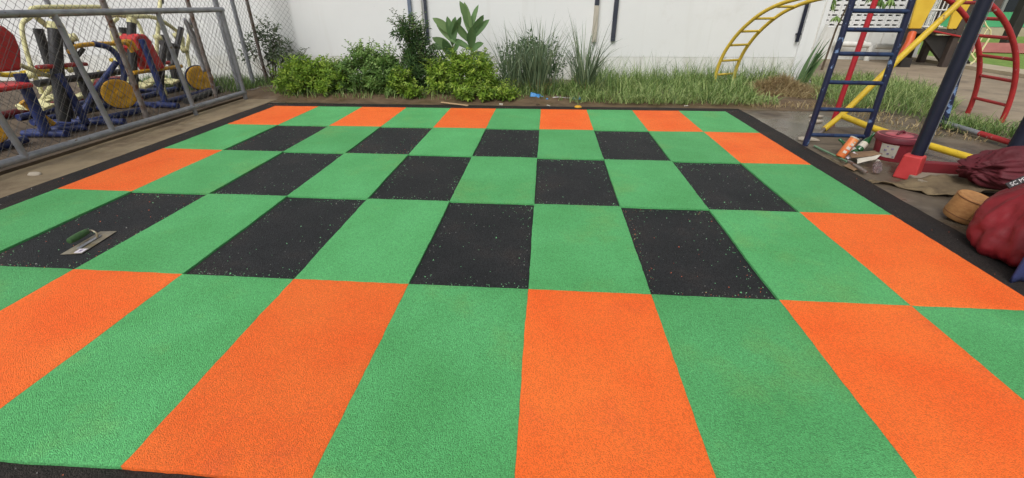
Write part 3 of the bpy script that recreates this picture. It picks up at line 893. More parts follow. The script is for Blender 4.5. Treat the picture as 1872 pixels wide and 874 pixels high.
bedg = [(1.0, .60), (2.0, .58), (3.0, .63), (3.7, .70), (3.78, 1.55), (4.3, 1.95), (4.75, 2.45), (1.2, 2.3)]
grass('grass', 'thick overgrown grass along the bed below the white wall', bedg, 6000, lambda x, y: (.17 + .11 * max(0, min(1, (y - .6) / 1.3))) * (1 + .45 * noise.noise(V3((x * 2.2, y * 2.2, 6)))), .5, 'grass', bend=(.5, 2.6), w=(.006, .013), tint=.60)
grass('trailing_grass', 'long pale grass trailing over the soil at the bed edge', [(1.0, .50), (2.0, .47), (3.0, .52), (3.9, .60), (3.9, .85), (1.0, .80)], 1100, .20, .5, 'grass', bend=(2.0, 3.4), w=(.006, .012), tint=.75)
grass('clump_grass', 'separate taller clumps of bent grass in the bed', bedg, 1600, lambda x, y: .40 if noise.noise(V3((x * 3.1, y * 3.1, 21))) > .12 else .12, .35, 'grass', bend=(.6, 2.6), w=(.006, .012), tint=.55)
grass('tall_grass', 'tall thin grass stalks growing against the white wall', [(1.2, 1.4), (4.7, 1.6), (4.9, 2.5), (1.3, 2.3)], 700, .46, .4, 'grass', bend=(.2, 1.6), w=(.004, .008), tint=.4)
grass('weeds', 'tangled weeds filling the bed below the lemongrass', [(-.1, .85), (.4, .82), (1.4, .78), (1.5, 1.4), (-.1, 1.5)], 1500, .26, .5, 'grass', bend=(.6, 2.6), w=(.008, .016), tint=.5, cat='weeds')
grass('bed_grass', 'short grass and weeds at the foot of the bushes', [(-3.6, .75), (-3.1, .5), (1.2, .62), (1.2, 2.0), (-3.6, 1.9)], 3200, .15, .5, 'grass', bend=(.5, 2.4), w=(.006, .012), tint=.5)
grass('fence_grass', 'low grass growing behind the fence beside the machines', [(-6.2, 1.2), (-3.95, .75), (-3.65, 1.5), (-3.75, 1.95), (-6.2, 1.75)], 2600, .16, .45, 'grass', tint=.3)
grass('dry_stalks', 'thin dry stalks standing behind the bright bush', [(-2.75, 1.15), (-2.4, 1.15), (-2.4, 1.4), (-2.75, 1.4)], 28, .52, .15, 'straw', bend=(.0, .3), w=(.004, .007), tint=.3)
hum = lambda x, y: max(0, .20 * math.exp(-((x - 4.25) ** 2 / .10 + (y - 1.45) ** 2 / .05)))
grass('straw_heap', 'heap of dry brown cut grass near the wall corner', [(3.75, 1.15), (4.5, .95), (4.95, 1.35), (4.75, 1.9), (3.9, 1.75)], 3400, .16, .5, 'straw', bend=(1.4, 3.6), w=(.005, .010), hump=hum, tint=.5, cat='dry grass')
grass('grass_patch', 'rough grass patch growing behind the blue ladder and yellow bar', [(4.45, .75), (4.9, .35), (5.3, -.05), (5.75, .1), (6.3, .7), (6.9, 2.2), (6.6, 3.2), (5.5, 2.9), (4.9, 1.9)], 4400, .20, .5, 'grass', bend=(.7, 2.8), w=(.006, .012), tint=.66)
grass('verge_grass', 'grass strip along the ground pipe at the right edge', [(5.05, -.30), (5.5, -.15), (6.0, -.55), (7.2, -1.0), (7.0, -1.5), (5.6, -1.25), (5.2, -.8)], 2200, .15, .5, 'grass', bend=(.7, 2.8), w=(.006, .012), tint=.55)
grass('straw_litter', 'sparse dry grass litter on the wet concrete by the mat corner', [(3.3, .55), (4.6, .8), (5.0, .2), (5.3, -1.2), (4.9, -.9), (4.4, .4), (3.5, .45)], 420, .10, .5, 'straw', bend=(1.8, 3.0), tint=.6, zb=GZ + .002, cat='dry grass')
# sword-leaved plant at the wall corner
root = thing('sword_leaf_plant', (5.02, 2.36, GZ), 'green sword-leaved plant leaning at the end of the white wall', 'plant')
for i in range(17):
    b = MB()
    blade(b, (5.02 + random.uniform(-.08, .08), 2.34 + random.uniform(-.05, .05), GZ), (1, random.uniform(-.9, .5)), random.uniform(.45, .85), random.uniform(.06, .10), random.uniform(.0, .75), random.gauss(.5, .2), 6)
    b.build('leaf', LF['canna'], root)
b = MB(); b.box((5.22, 2.60, .45), (.05, .02, .98), (R(4), R(6), R(4))); o = b.build('white_plank', 'white_pvc', None, loc=(5.22, 2.6, GZ), bevel=.002)
tag(o, 'narrow white plank leaning against the wall corner', 'plank')
# young tree behind the wall corner, leaves hanging into view
root = thing('young_tree', (6.52, 4.55, GZ), 'young tree with drooping divided leaves behind the blue ladder', 'tree')
b = MB(); b.tube([(6.52, 4.55, GZ), (6.56, 4.56, .8), (6.75, 4.6, 1.7)], [.022, .018, .012], 7); b.build('trunk', 'bark', root, smooth=True)
f = MB()
for i in range(16):
    ang = i * 2.4
    c = V3((6.80, 4.6, 1.36 + .02 * i))
    tip = c + V3((math.cos(ang) * random.uniform(.25, .72), math.sin(ang) * .35 - .12, random.uniform(-.15, .1)))
    f.tube([c, tip], [.006, .003], 4, cap=False, tint=.3)
    for q in range(8):
        leaf(f, tip, V3((math.cos(q * .8) * .5, math.sin(q * .8) * .5, -.75)), V3((0, 0, 1)), random.uniform(.16, .28), .05, random.gauss(.5, .2), droop=.1)
tip = V3((6.46, 4.5, 1.02)); f.tube([V3((6.56, 4.56, .9)), tip], [.006, .003], 4, cap=False, tint=.3)
for q in range(9): leaf(f, tip, V3((math.cos(q * .7) * .6, math.sin(q * .7) * .6, -.6)), V3((0, 0, 1)), .17, .05, random.gauss(.75, .12), droop=.1)
f.build('crown', LF['mid'], root)

# ================================================================== PLAYGROUND, RIGHT
def tubes(root, name, m, path, r, n=12, sm=True, steps=0):
    b = MB(); b.tube(smooth_path(path, steps) if steps else path, r, n)
    return b.build(name, m, root, smooth=True)
# navy ladder
lad = thing('climbing_ladder', (3.55, -1.36, GZ), 'navy blue upright climbing ladder with chipped paint and six rungs in view', 'ladder')
tubes(lad, 'rail', 'navy', [(3.285, -1.36, GZ), (3.30, -1.36, 1.0), (3.285, -1.34, 2.0)], .027)
tubes(lad, 'rail', 'navy', [(3.835, -1.37, GZ), (3.80, -1.36, 1.0), (3.765, -1.34, 2.0)], .027)
for z in (.09, .34, .59, .84, 1.04, 1.19, 1.42, 1.66, 1.90):
    xr = 3.835 - .035 * z
    tubes(lad, 'rung', 'navy_rung', [(3.295, -1.36, z), (xr, -1.365, z - .004)], .019, 10)
# red upright, yellow brace and foot bar
o = MB(); o.tube([(4.13, -.30, GZ), (4.14, -.30, 2.2)], .028, 12)
tag(o.build('red_pole', 'red_pole', None, True, (4.13, -.30, GZ)), 'thin red upright pole behind the blue ladder', 'pole')
yb = thing('yellow_brace', (3.86, -.64, GZ), 'yellow slanting pipe brace with a low foot bar behind the blue ladder', 'brace')
tubes(yb, 'brace_pipe', 'yellow_paint', [(3.99, -.64, .14), (4.36, -.64, .72), (5.20, -.64, 1.93)], .031)
tubes(yb, 'foot_bar', 'yellow_paint', [(3.99, -.64, .13), (4.12, -1.2, .09), (4.46, -2.15, .05)], .032, steps=5)
tubes(yb, 'foot_stub', 'yellow_paint', [(3.80, -.72, -.01), (3.99, -.64, .14)], .030)
tubes(yb, 'rusty_pin', 'rusty', [(3.58, -1.02, .0), (3.80, -.72, .0)], .018)
# big swing post with shoe
sp = thing('swing_post', (3.65, -2.25, GZ), 'thick dark navy swing post standing in a red shoe', 'post')
tubes(sp, 'post', 'navy_dark', [(3.665, -2.25, .13), (3.655, -2.25, 1.2), (3.64, -2.25, 2.6)], .042, 20)
b = MB(); b.box((3.645, -2.26, .075), (.145, .15, .195), (0, 0, R(40)), taper=.82)
b.build('shoe', 'red_shoe', sp, bevel=.012)
b = MB(); b.box((4.15, -2.27, .055), (.90, .07, .10), (0, 0, R(-9))); b.build('base_bar', 'maroon_bar', sp, bevel=.006)
b = MB(); b.tube([(3.703, -2.272, .2), (3.690, -2.272, 2.5)], .003, 6); b.build('cable', 'galv', sp, smooth=True)
# second navy frame further right
nf = thing('swing_support', (5.2, -.9, GZ), 'navy swing support with two legs and a worn ground pipe at the right edge', 'swing support')
tubes(nf, 'leg', 'navy', [(5.25, -.47, GZ), (5.17, -.46, .55), (5.0, -.44, 2.3)], .034)
tubes(nf, 'leg', 'navy_dark', [(5.26, -1.36, GZ), (5.33, -1.34, 2.4)], .06, 16)
tubes(nf, 'ground_pipe', 'galv', [(5.24, -.50, .04), (5.25, -.95, .035)], .027)
tubes(nf, 'ground_pipe', 'red_paint', [(5.25, -.95, .036), (5.26, -1.30, .035)], .028)
# arch ladders
def arch(name, lb, m, cx, sgn, y0, y1, rad, skew, amax, rungs, r=.026, rr=.018, x2=0.0):
    root = thing(name, (cx + sgn * rad, (y0 + y1) / 2, GZ), lb, 'ladder')
    pt = lambda y, a, dx=0: V3((cx + dx + sgn * rad * math.cos(a), y + skew * math.sin(a), GZ + rad * math.sin(a)))
    for y, dx in ((y0, 0), (y1, x2)):
        tubes(root, 'rail', m, [pt(y, R(a), dx) for a in range(0, amax, 4)], r)
    for a in rungs:
        tubes(root, 'rung', m, [pt(y0, R(a)), pt(y1, R(a), x2)], rr, 8)
    return root
ya = thing('arch_ladder', (3.38, 1.80, GZ), 'yellow curved arch ladder rising from the grass by the white wall', 'ladder')
prof_ = smooth_path([(0, GZ, 0), (0, .28, 0), (.06, .53, 0), (.185, .755, 0), (.345, .94, 0), (.56, 1.11, 0), (.79, 1.22, 0), (1.02, 1.285, 0), (1.3, 1.33, 0), (1.6, 1.35, 0)], 5)
va, ua = V3((.471, -.882, 0)), V3((.882, .471, 0))
ypt = lambda s_, z, off: V3((3.38, 1.80, 0)) + va * s_ + ua * off + V3((0, 0, z))
for off in (0, .42):
    tubes(ya, 'rail', 'yellow_arch', [ypt(p.x, p.y, off) for p in prof_], .026)
for z in (.22, .45, .68, .88, 1.06, 1.20, 1.31):
    p = min(prof_, key=lambda q: abs(q.y - z))
    tubes(ya, 'rung', 'yellow_arch', [ypt(p.x, p.y, 0), ypt(p.x, p.y, .42)], .017, 8)
arch('arch_ladder', 'red curved arch ladder with chipped paint at the right edge', 'red_paint', 4.69, 1, .33, -.18, 1.46, 0, 112,
     (8, 19, 29, 39.5, 50, 61, 72, 84, 96), r=.027, rr=.018, x2=-.02)
# slide tower
sl = thing('slide_tower', (9.1, 5.6, GZ), 'play tower with yellow side panels on dark posts beyond the pavement', 'play tower')
def pbox(name, m, c, s, rot=None, bev=.01):
    b = MB(); b.box(c, s, rot); return b.build(name, m, sl, bevel=bev)
pbox('deck', 'brown_post', (9.05, 5.75, .70), (1.12, 1.0, .08))
for (x, y) in ((8.55, 5.3), (9.50, 5.3), (9.32, 6.2), (9.66, 6.2)):
    pbox('post', 'brown_post', (x, y, 1.3), (.13, .13, 2.7))
for (x0, x1) in ((8.36, 8.72), (9.15, 9.44)):
    b = MB()
    xs = (x0, x1)
    b.prism([(x0 + .08, 5.22, .76), (x1 - .04, 5.22, .76), (x1 + .05, 5.22, 1.35), (x1 - .02, 5.22, 1.75), (x0 + .05, 5.22, 1.8), (x0 + .02, 5.22, 1.3)], (0, .06, 0))
    b.build('side_panel', 'yellow_panel', sl, bevel=.015)
for i in range(5):
    b = MB(); b.tube([(8.76 + i * .085, 5.32, .76), (8.76 + i * .085, 5.32, 1.55)], .012, 6); b.build('baluster', 'white_pvc', sl)
for z in (.80, 1.12, 1.55):
    b = MB(); b.tube([(8.70, 5.30, z), (9.16, 5.30, z)], .014, 6); b.build('guard_rail', 'white_pvc', sl)
b = MB(); b.prism([(8.85, 5.36, .62), (9.50, 5.36, .62), (10.12, 5.36, .06), (10.10, 5.36, -.02), (9.62, 5.36, -.02)], (0, .10, 0))
b.build('stair_stringer', 'dark_plastic', sl)
for s in (5.28, 5.95):
    b = MB(); b.tube([(9.55, s, .62), (10.12, s, .14)], .018, 6); b.build('hand_rail', 'cream', sl)
    b = MB(); b.tube([(9.72, s, 1.15), (10.02, s, .82), (10.14, s, .74), (10.20, s, .62), (10.12, s, .14), (10.05, s, GZ + .07)], .018, 6); b.build('hand_rail', 'cream', sl)
    for t in (.2, .5, .8):
        b = MB(); b.tube([(9.6 + .5 * t, s, .58 - .42 * t), (9.72 + .44 * t, s, 1.13 - .42 * t)], .011, 6); b.build('rail_bar', 'cream', sl)
b = MB(); b.tube([(8.52, 5.20, .68), (8.46, 5.1, .50), (8.38, 5.04, .32), (8.34, 5.0, .22)], .075, 12); b.build('orange_tube', 'orange_tube', sl, smooth=True)
b = MB(); b.tube([(8.84, 5.22, .735), (9.62, 5.22, .60)], .018, 8); b.build('cross_bar', 'red_paint', sl, smooth=True)
pbox('foot_block', 'dark_plastic', (8.62, 5.28, .06), (.22, .22, .22))
# far side of the lawn
fb = thing('low_green_barrier', (20, 16.3, GZ), 'low bright green barrier on a pale kerb across the lawn', 'barrier')
b = MB(); b.box((24, 16.4, .64), (16, .1, .56)); b.build('green_board', 'green_board', fb)
b = MB(); b.box((24, 16.3, .16), (16, .3, .36)); b.build('pale_base', 'kerb', fb)
hs_ = thing('house', (27, 21, GZ), 'dark brown house with grey windows far behind the green barrier', 'house')
b = MB(); b.box((28, 22, 2.6), (22, 4, 5.3)); b.build('wall', 'house_brown', hs_)
for i in range(5):
    x = 20.6 + i * 2.9
    b = MB(); b.box((x, 19.96, 1.35), (1.9, .1, 1.5)); w = b.build('window', 'house_grey', hs_)
    for k in range(3):
        b = MB(); b.box((x - .58 + .58 * k, 19.89, 1.30), (.46, .06, .8)); b.build('pane', 'glass_dark', w)
b = MB(); b.prism([(16, 19.2, 5.2), (16, 24.8, 5.2), (16, 22, 6.8)], (24, 0, 0)); b.build('roof', 'house_grey', hs_)
b = MB(); b.box((13.1, 8.6, .12), (2.6, .10, .30), (R(-38), 0, R(-14)))
o = b.build('pink_board', 'pink_board', None, loc=(13.1, 8.6, GZ)); tag(o, 'faded red low sloping board on the lawn behind the red arch ladder', 'board')
p2 = thing('lawn_post', (15.2, 10.5, GZ), 'dark square post standing on the far lawn', 'post')
b = MB(); b.box((15.2, 10.5, .9), (.26, .26, 1.85)); b.build('post', 'dark_plastic', p2, bevel=.02)
b = MB(); b.box((15.2, 10.5, .03), (.6, .6, .08)); b.build('footing', 'kerb', p2)

# ================================================================== CLUTTER, RIGHT
# red bucket with lid
bk = thing('lidded_bucket', (3.88, -1.74, GZ), 'red plastic bucket with a pink-red lid beside the swing post', 'bucket')
c0 = (3.87, -1.72, GZ)
b = MB(); b.lathe([(.135, 0), (.14, .01), (.158, .17), (.160, .175)], c0, n=32); b.build('body', 'bucket_red', bk, smooth=True)
b = MB(); b.lathe([(.170, .168), (.176, .172), (.176, .212), (.168, .220)], c0, n=32); b.build('lid_rim', 'lid_rim', bk, smooth=True)
b = MB(); b.lathe([(.168, .2195), (.155, .222), (.150, .214), (.110, .216), (.10, .224), (.05, .228), (.001, .229)], c0, n=32, cap=False); b.build('lid', 'lid_red', bk, smooth=True)
b = MB(); b.tube(smooth_path([(3.82, -1.76, .205), (3.84, -1.75, .226), (3.90, -1.71, .226), (3.92, -1.70, .205)], 4), .011, 8); b.build('lid_handle', 'lid_rim', bk, smooth=True)
b = MB()
vs, fs = [], []
for i in range(9):
    a = R(196 + i * 6)
    for z in (.035, .155):
        rr = .138 + .122 * z + .003
        vs.append((c0[0] + rr * math.cos(a), c0[1] + rr * math.sin(a), GZ + z))
for i in range(8): fs.append((2 * i, 2 * i + 2, 2 * i + 3, 2 * i + 1))
lab = b.add(vs, fs).build('paper_label', 'paper', bk)
for (a, z, s) in ((203, .06, .012), (212, .10, .016), (222, .07, .014), (230, .12, .014), (216, .135, .010), (238, .05, .010)):
    rr = .138 + .122 * z + .005
    q = MB(); q.box((c0[0] + rr * math.cos(R(a)), c0[1] + rr * math.sin(R(a)), GZ + z), (.002, s * 1.3, s), (0, 0, R(a))); q.build('print_mark', 'print_dark', lab)
# orange snack tube leaning
ct = thing('snack_tube', (3.37, -1.84, GZ), 'orange printed snack tube tilted on the scraps beside the ladder foot', 'tube')
ax = V3((.34, .12, .62)).normalized()
base = V3((3.345, -1.84, .012))
q = V3((0, 0, 1)).rotation_difference(ax).to_matrix()
b = MB(); b.lathe([(.036, 0), (.038, .003), (.038, .185), (.036, .188)], base, ax, 20); b.build('body', 'can_orange', ct, smooth=True)
b = MB(); b.lathe([(.0395, .186), (.0395, .196), (.030, .197), (.030, .190)], base, ax, 20); b.build('top_rim', 'paper', ct, smooth=True)
for (a, h, s, m) in ((262, .13, .026, 'print_pale'), (250, .09, .030, 'print_pale'), (270, .085, .016, 'print_dark'), (245, .05, .028, 'print_pale'), (268, .155, .014, 'paper'), (285, .11, .014, 'print_dark')):
    cc = base + q @ V3((.0385 * math.cos(R(a)), .0385 * math.sin(R(a)), h))
    rm = q @ Euler((0, 0, R(a))).to_matrix()
    k = MB(); k.box(cc, (.002, s, s * .8), rm); k.build('print_patch', m, ct)
# green bottles
for (x, y, lb, ang) in ((3.60, -1.66, 'green glass bottle lying against the red bucket', (.5, .3, .45)), (3.52, -1.78, 'green bottle lying beside the orange snack tube', (-.2, .8, .3))):
    bt = thing('green_bottle', (x, y, GZ), lb, 'bottle', 'green bottles by the bucket')
    k = MB(); k.lathe([(.030, 0), (.033, .006), (.033, .12), (.026, .15), (.013, .18), (.013, .22), (.015, .222), (.015, .235)], (x, y, .022), ang, 18)
    k.build('glass', 'bottle_glass', bt, smooth=True)
    k = MB(); k.lathe([(.0336, .04), (.0336, .10)], (x, y, .022), ang, 18, cap=False); k.build('paper_label', 'print_pale', bt, smooth=True)
# clear bottle crushed
cb = thing('clear_bottle', (3.52, -2.10, GZ), 'crushed clear plastic bottle lying against the red shoe', 'bottle')
prof = [(.008, 0), (.026, .003)] + [(.030 + (.003 if i % 2 else -.002), .01 + i * .012) for i in range(11)] + [(.014, .17), (.014, .185)]
k = MB(); k.lathe(prof, (3.43, -2.22, .02), (.45, .75, .12), 14); k.build('body', 'clear_plastic', cb, smooth=True)
k = MB(); k.lathe([(.0155, .183), (.0155, .20)], (3.43, -2.22, .02), (.45, .75, .12), 14); k.build('cap', 'paper', cb, smooth=True)
# cardboard tray with white underside
def warp(name, m, P, n=8, amp=.01, th=.004, lab=None, cat=None, parent=None):
    A, B, C_, D = (V3(p) for p in P)
    vs = []
    for j in range(n + 1):
        for i in range(n + 1):
            u, v = i / n, j / n
            p = (A * (1 - u) + B * u) * (1 - v) + (D * (1 - u) + C_ * u) * v
            p.z += amp * fbm(p.x * 9, p.y * 9, 2.0)
            vs.append(p)
    N = (n + 1) ** 2
    vs += [p - V3((0, 0, th)) for p in vs]
    fs = []
    for j in range(n):
        for i in range(n):
            a = j * (n + 1) + i
            fs.append((a, a + 1, a + n + 2, a + n + 1)); fs.append((N + a, N + a + n + 1, N + a + n + 2, N + a + 1))
    for i in range(n):
        for (a, c) in ((i, i + 1), (n * (n + 1) + i + 1, n * (n + 1) + i), ((i + 1) * (n + 1), i * (n + 1)), (i * (n + 1) + n, (i + 1) * (n + 1) + n)):
            fs.append((a, N + a, N + c, c))
    b = MB().add(vs, fs)
    if parent is not None: return b.build(name, m, parent, smooth='all')
    o = b.build(name, m, None, 'all', P[0])
    return tag(o, lab, cat)
tray = thing('cardboard_tray', (3.43, -2.02, GZ), 'torn brown cardboard piece with a white paper flap in the litter', 'cardboard')
warp('card', 'cardboard', [(3.36, -1.97, .05), (3.60, -1.98, .09), (3.62, -1.84, .085), (3.42, -1.82, .05)], parent=tray)
warp('paper_flap', 'paper', [(3.37, -2.05, .022), (3.52, -2.04, .066), (3.58, -1.99, .092), (3.39, -2.00, .050)], parent=tray, amp=.006)
warp('cup_lid', 'sticker', [(3.38, -1.90, .02), (3.45, -1.90, .06), (3.45, -1.84, .06), (3.39, -1.84, .02)], lab='small crumpled white paper cup between tube and cardboard', cat='paper', amp=.02)
b = MB(); b.tube([(3.335, -1.43, -.004), (3.345, -1.95, .008)], .010, 5); o = b.build('green_lath', 'green_strip', None, loc=(3.34, -1.5, GZ)); tag(o, 'thin pale green lath lying along the mat border', 'lath')
b = MB(); b.box((3.355, -2.08, .008), (.035, .30, .014), (0, .1, R(-6))); o = b.build('grey_lath', 'rusty', None, loc=(3.35, -2.08, GZ), bevel=.003); tag(o, 'short grey wooden lath under the cardboard by the mat edge', 'lath')
warp('cardboard_scrap', 'cardboard', [(3.29, -2.16, -.006), (3.38, -2.10, 0), (3.37, -1.96, .004), (3.28, -2.02, -.006)], lab='small brown cardboard scrap at the black border below the snack tube', cat='cardboard', amp=.004)
for i, (x, y, s, lb) in enumerate(((3.42, -1.14, .20, 'pale broken tile slab beside the ladder foot'), (3.92, -.30, .15, 'pale pointed tile shard nearest the red pole'), (4.07, -.02, .14, 'flat pale tile shard behind the lowest ladder rungs'))):
    P = []
    for k in range(6):
        a = k * 1.047 + random.uniform(-.3, .3)
        P.append((x + s * .6 * math.cos(a) * random.uniform(.7, 1.15), y + s * .45 * math.sin(a) * random.uniform(.7, 1.15), GZ + .006))
    b = MB().prism(P, (0, 0, .012)); tag(b.build('tile_shard', 'tile_chip', None, loc=(x, y, GZ)), lb, 'tile shard', 'broken tile shards')
# concrete footing, canvas sheet
b = MB(); b.box((4.0, -2.42, .0), (.80, .26, .06), (0, 0, R(-8))); o = b.build('footing_slab', 'slab', None, loc=(4.0, -2.42, GZ), bevel=.01); tag(o, 'low pale concrete slab below the maroon base bar', 'slab')
vs, fs = [], []
NXs, NYs = 26, 12
for j in range(NYs + 1):
    for i in range(NXs + 1):
        u, v = i / NXs, j / NYs
        x = 3.27 + .78 * u + .02 * fbm(u * 5, 3)
        yb_, yf = -2.385 - .08 * u, (-2.44 if u < .12 else -2.44 - .22 * min(1, (u - .12) / .25)) - .06 * u + .02 * fbm(u * 7, 9)
        y = yb_ + (yf - yb_) * v
        z = .085 * max(0, min(1, (u - .22) * 2.2)) * (1 - .30 * v) - .014 + .034 * fbm(x * 8, y * 18, 4) + .012 * v * math.sin(u * 9)
        vs.append((x, y, max(z, GZ + .008)))
for j in range(NYs):
    for i in range(NXs):
        a = j * (NXs + 1) + i
        fs.append((a, a + NXs + 1, a + NXs + 2, a + 1))
b = MB().add(vs, fs); o = b.build('canvas_sheet', 'canvas', None, 'all', (3.6, -2.5, GZ))
md = o.modifiers.new('thick', 'SOLIDIFY'); md.thickness = .006
tag(o, 'crumpled brown canvas sheet spread below the red shoe', 'canvas sheet')
# woven basket lying tilted
wb = thing('woven_basket', (3.42, -3.10, GZ), 'small round tan woven basket tipped beside the red bag', 'basket')
ax = V3((.12, -.16, .98)).normalized(); ctr = (3.425, -3.08, -.006)
b = MB(); b.lathe([(.090, 0), (.097, .012), (.099, .028), (.099, .142), (.092, .162), (.086, .165), (.08, .162), (.02, .166), (.001, .167)], ctr, ax, 32, cap=False); b.build('body', 'wicker', wb, smooth=True)
for h in (.034, .152):
    b = MB()
    q = V3((0, 0, 1)).rotation_difference(ax)
    pts = [q @ V3((.0985 * math.cos(k * math.pi / 16), .0985 * math.sin(k * math.pi / 16), h)) + V3(ctr) for k in range(33)]
    b.tube(pts, .0035, 5, cap=False); b.build('hoop', 'wicker_dark', wb, smooth=True)
q = V3((0, 0, 1)).rotation_difference(ax)
b = MB(); b.tube([q @ V3((.100 * math.cos(R(248)), .100 * math.sin(R(248)), h)) + V3(ctr) for h in (.03, .09, .157)], .003, 5); b.build('seam', 'wicker_dark', wb)
# bags
def blobmesh(c, rad, seed, amp, n=40, m=26, flat=None, folds=0, fdir=None, squash=None, crum=0.0, gather='z'):
    vs, fs = [], []
    for j in range(m + 1):
        th = math.pi * j / m
        for i in range(n):
            ph = 2 * math.pi * i / n
            d = V3((math.sin(th) * math.cos(ph), math.sin(th) * math.sin(ph), math.cos(th)))
            k = 1 + amp * fbm(d.x * 1.6 + seed, d.y * 1.6, d.z * 1.6)
            if folds: k += .035 * math.sin(folds * (d.dot(V3(fdir))) + 2.5 * noise.noise(d * 2.2 + V3((seed, 0, 0)))) * (1 - abs(d.z) * .4)
            if crum:
                a_, b2, al = (d.x, d.y, d.z) if gather == 'z' else (d.y, d.z, d.x)
                rr_ = math.hypot(a_, b2) + 1e-4
                ca, sa = a_ / rr_, b2 / rr_
                fo = abs(noise.noise(V3((ca * 2.3 + seed, sa * 2.3, al * .9)))) + .55 * abs(noise.noise(V3((ca * 5.2, sa * 5.2 + seed, al * 1.7)))) + .16 * abs(noise.noise(d * 7 + V3((seed, 0, 0))))
                k += crum * (fo - .38) * (.35 + .65 * rr_)
            p = V3((d.x * rad[0] * k, d.y * rad[1] * k, d.z * rad[2] * k))
            if squash: p = squash(p)
            p += V3(c)
            if flat is not None and p.z < flat: p.z = flat + .02 * (p.z - flat)
            vs.append(p)
    for j in range(m):
        for i in range(n):
            i2 = (i + 1) % n
            fs.append((j * n + i, (j + 1) * n + i, (j + 1) * n + i2, j * n + i2))
    return MB().add(vs, fs)
rb = thing('red_bag', (3.50, -3.55, GZ), 'stuffed bright red cloth bag with a printed black strap at the right edge', 'bag')
def sq(p):
    t = (p.z + .22) / .44
    s = 1.12 - .50 * max(0, t) ** 1.5
    return V3((p.x * s + .17 * t, p.y * s + .05 * t, p.z))
blobmesh((3.40, -3.58, .215), (.31, .31, .275), 3.3, .13, 120, 76, flat=GZ + .004, folds=0, squash=sq, crum=.20).build('body', 'bag_red', rb, smooth='all')
_e = V3((.86, .06, .50)).normalized()                     # strap runs up across the bag's shoulder
_v = V3((2.62, 2.50, -.88)).normalized()
_w = _e.cross(-_v).normalized() * -1
_n = _e.cross(_w).normalized()
if _n.dot(_v) > 0: _w, _n = -_w, -_n
_p = V3((3.225, -3.475, .350))
b = MB(); b.prism([_p, _p + _e * .22, _p + _e * .22 + _w * .034, _p + _w * .034], _n * -.012); st = b.build('strap', 'strap_black', rb, bevel=.003)
def text_on(word, size, loc, rot, parent, m):
    cu = bpy.data.curves.new('lettering', 'FONT'); cu.body = word; cu.size = size; cu.extrude = .0006
    t = bpy.data.objects.new('lettering_tmp', cu); col.objects.link(t)
    bpy.context.view_layer.update()
    me = bpy.data.meshes.new_from_object(t)
    bpy.data.objects.remove(t)
    me.materials.append(MT[m])
    o = bpy.data.objects.new('lettering', me); col.objects.link(o); o.parent = parent
    o.location = V3(loc) - LOC[parent.name]; o.rotation_euler = rot.to_euler() if isinstance(rot, Matrix) else rot
    LOC[o.name] = LOC[parent.name]
    return o
text_on('SC MTTT', .030, _p + _e * .012 + _w * .007 + _n * .0015, Matrix((_e, _w, _n)).transposed(), st, 'strap_print')
mb_ = thing('maroon_bundle', (4.08, -2.62, GZ), 'dark maroon gathered cloth bundle lying behind the red bag', 'bundle')
blobmesh((4.26, -2.62, .185), (.46, .24, .165), 8.1, .16, 120, 80, flat=GZ + .03, crum=.32, gather='x').build('cloth', 'bag_maroon', mb_, smooth='all')
dn = thing('denim_cloth', (3.42, -3.86, GZ), 'dark blue denim cloth draped in front of the red bag', 'cloth')
vs, fs = [], []
for j in range(15):
    for i in range(9):
        u, v = i / 8, j / 14
        x = 3.055 + .42 * u + .01 * (1 - v)
        y = -3.88 + .0 * v + .015 * math.sin(u * 14) * (1 - .4 * v)
        vs.append((x, y, GZ + .01 + .46 * v + .01 * fbm(u * 3, v * 3)))
for j in range(14):
    for i in range(8):
        a = j * 9 + i; fs.append((a, a + 1, a + 10, a + 9))
o = MB().add(vs, fs).build('drape', 'denim', dn, smooth='all'); md = o.modifiers.new('thick', 'SOLIDIFY'); md.thickness = .012

# ================================================================== TROWEL ON THE MAT
tr = thing('plastering_trowel', (-1.99, -3.85, -.012), 'steel plastering trowel with a dark green handle on a black tile', 'trowel')
b = MB(); b.prism([(-2.035, -3.99, -.008), (-1.925, -3.972, -.008), (-1.965, -3.697, -.008), (-2.062, -3.708, -.008)], (0, 0, .002)); b.build('blade', 'steel', tr)
b = MB(); b.box((-1.998, -3.845, -.002), (.022, .16, .006), (0, 0, R(7))); b.build('spine', 'galv', tr, bevel=.001)
b = MB(); b.tube(smooth_path([(-1.995, -3.80, .0), (-2.015, -3.772, .014), (-2.045, -3.768, .032), (-2.052, -3.79, .036)], 4), .006, 8); b.build('tang', 'steel', tr, smooth=True)
ax = V3((.10, -1, .0)).normalized()
b = MB(); b.lathe([(.012, 0), (.017, .006), (.019, .04), (.020, .08), (.018, .12), (.014, .130), (.006, .132)], (-2.052, -3.785, .036), ax, 16); b.build('handle', 'handle_green', tr, smooth=True)
b = MB(); b.box((-1.955, -3.945, -.0045), (.045, .045, .002), (0, 0, R(8))); stk = b.build('sticker', 'sticker', tr)
b = MB(); b.box((-1.955, -3.945, -.003), (.012, .022, .001), (0, 0, R(8))); b.build('print_mark', 'print_dark', stk)

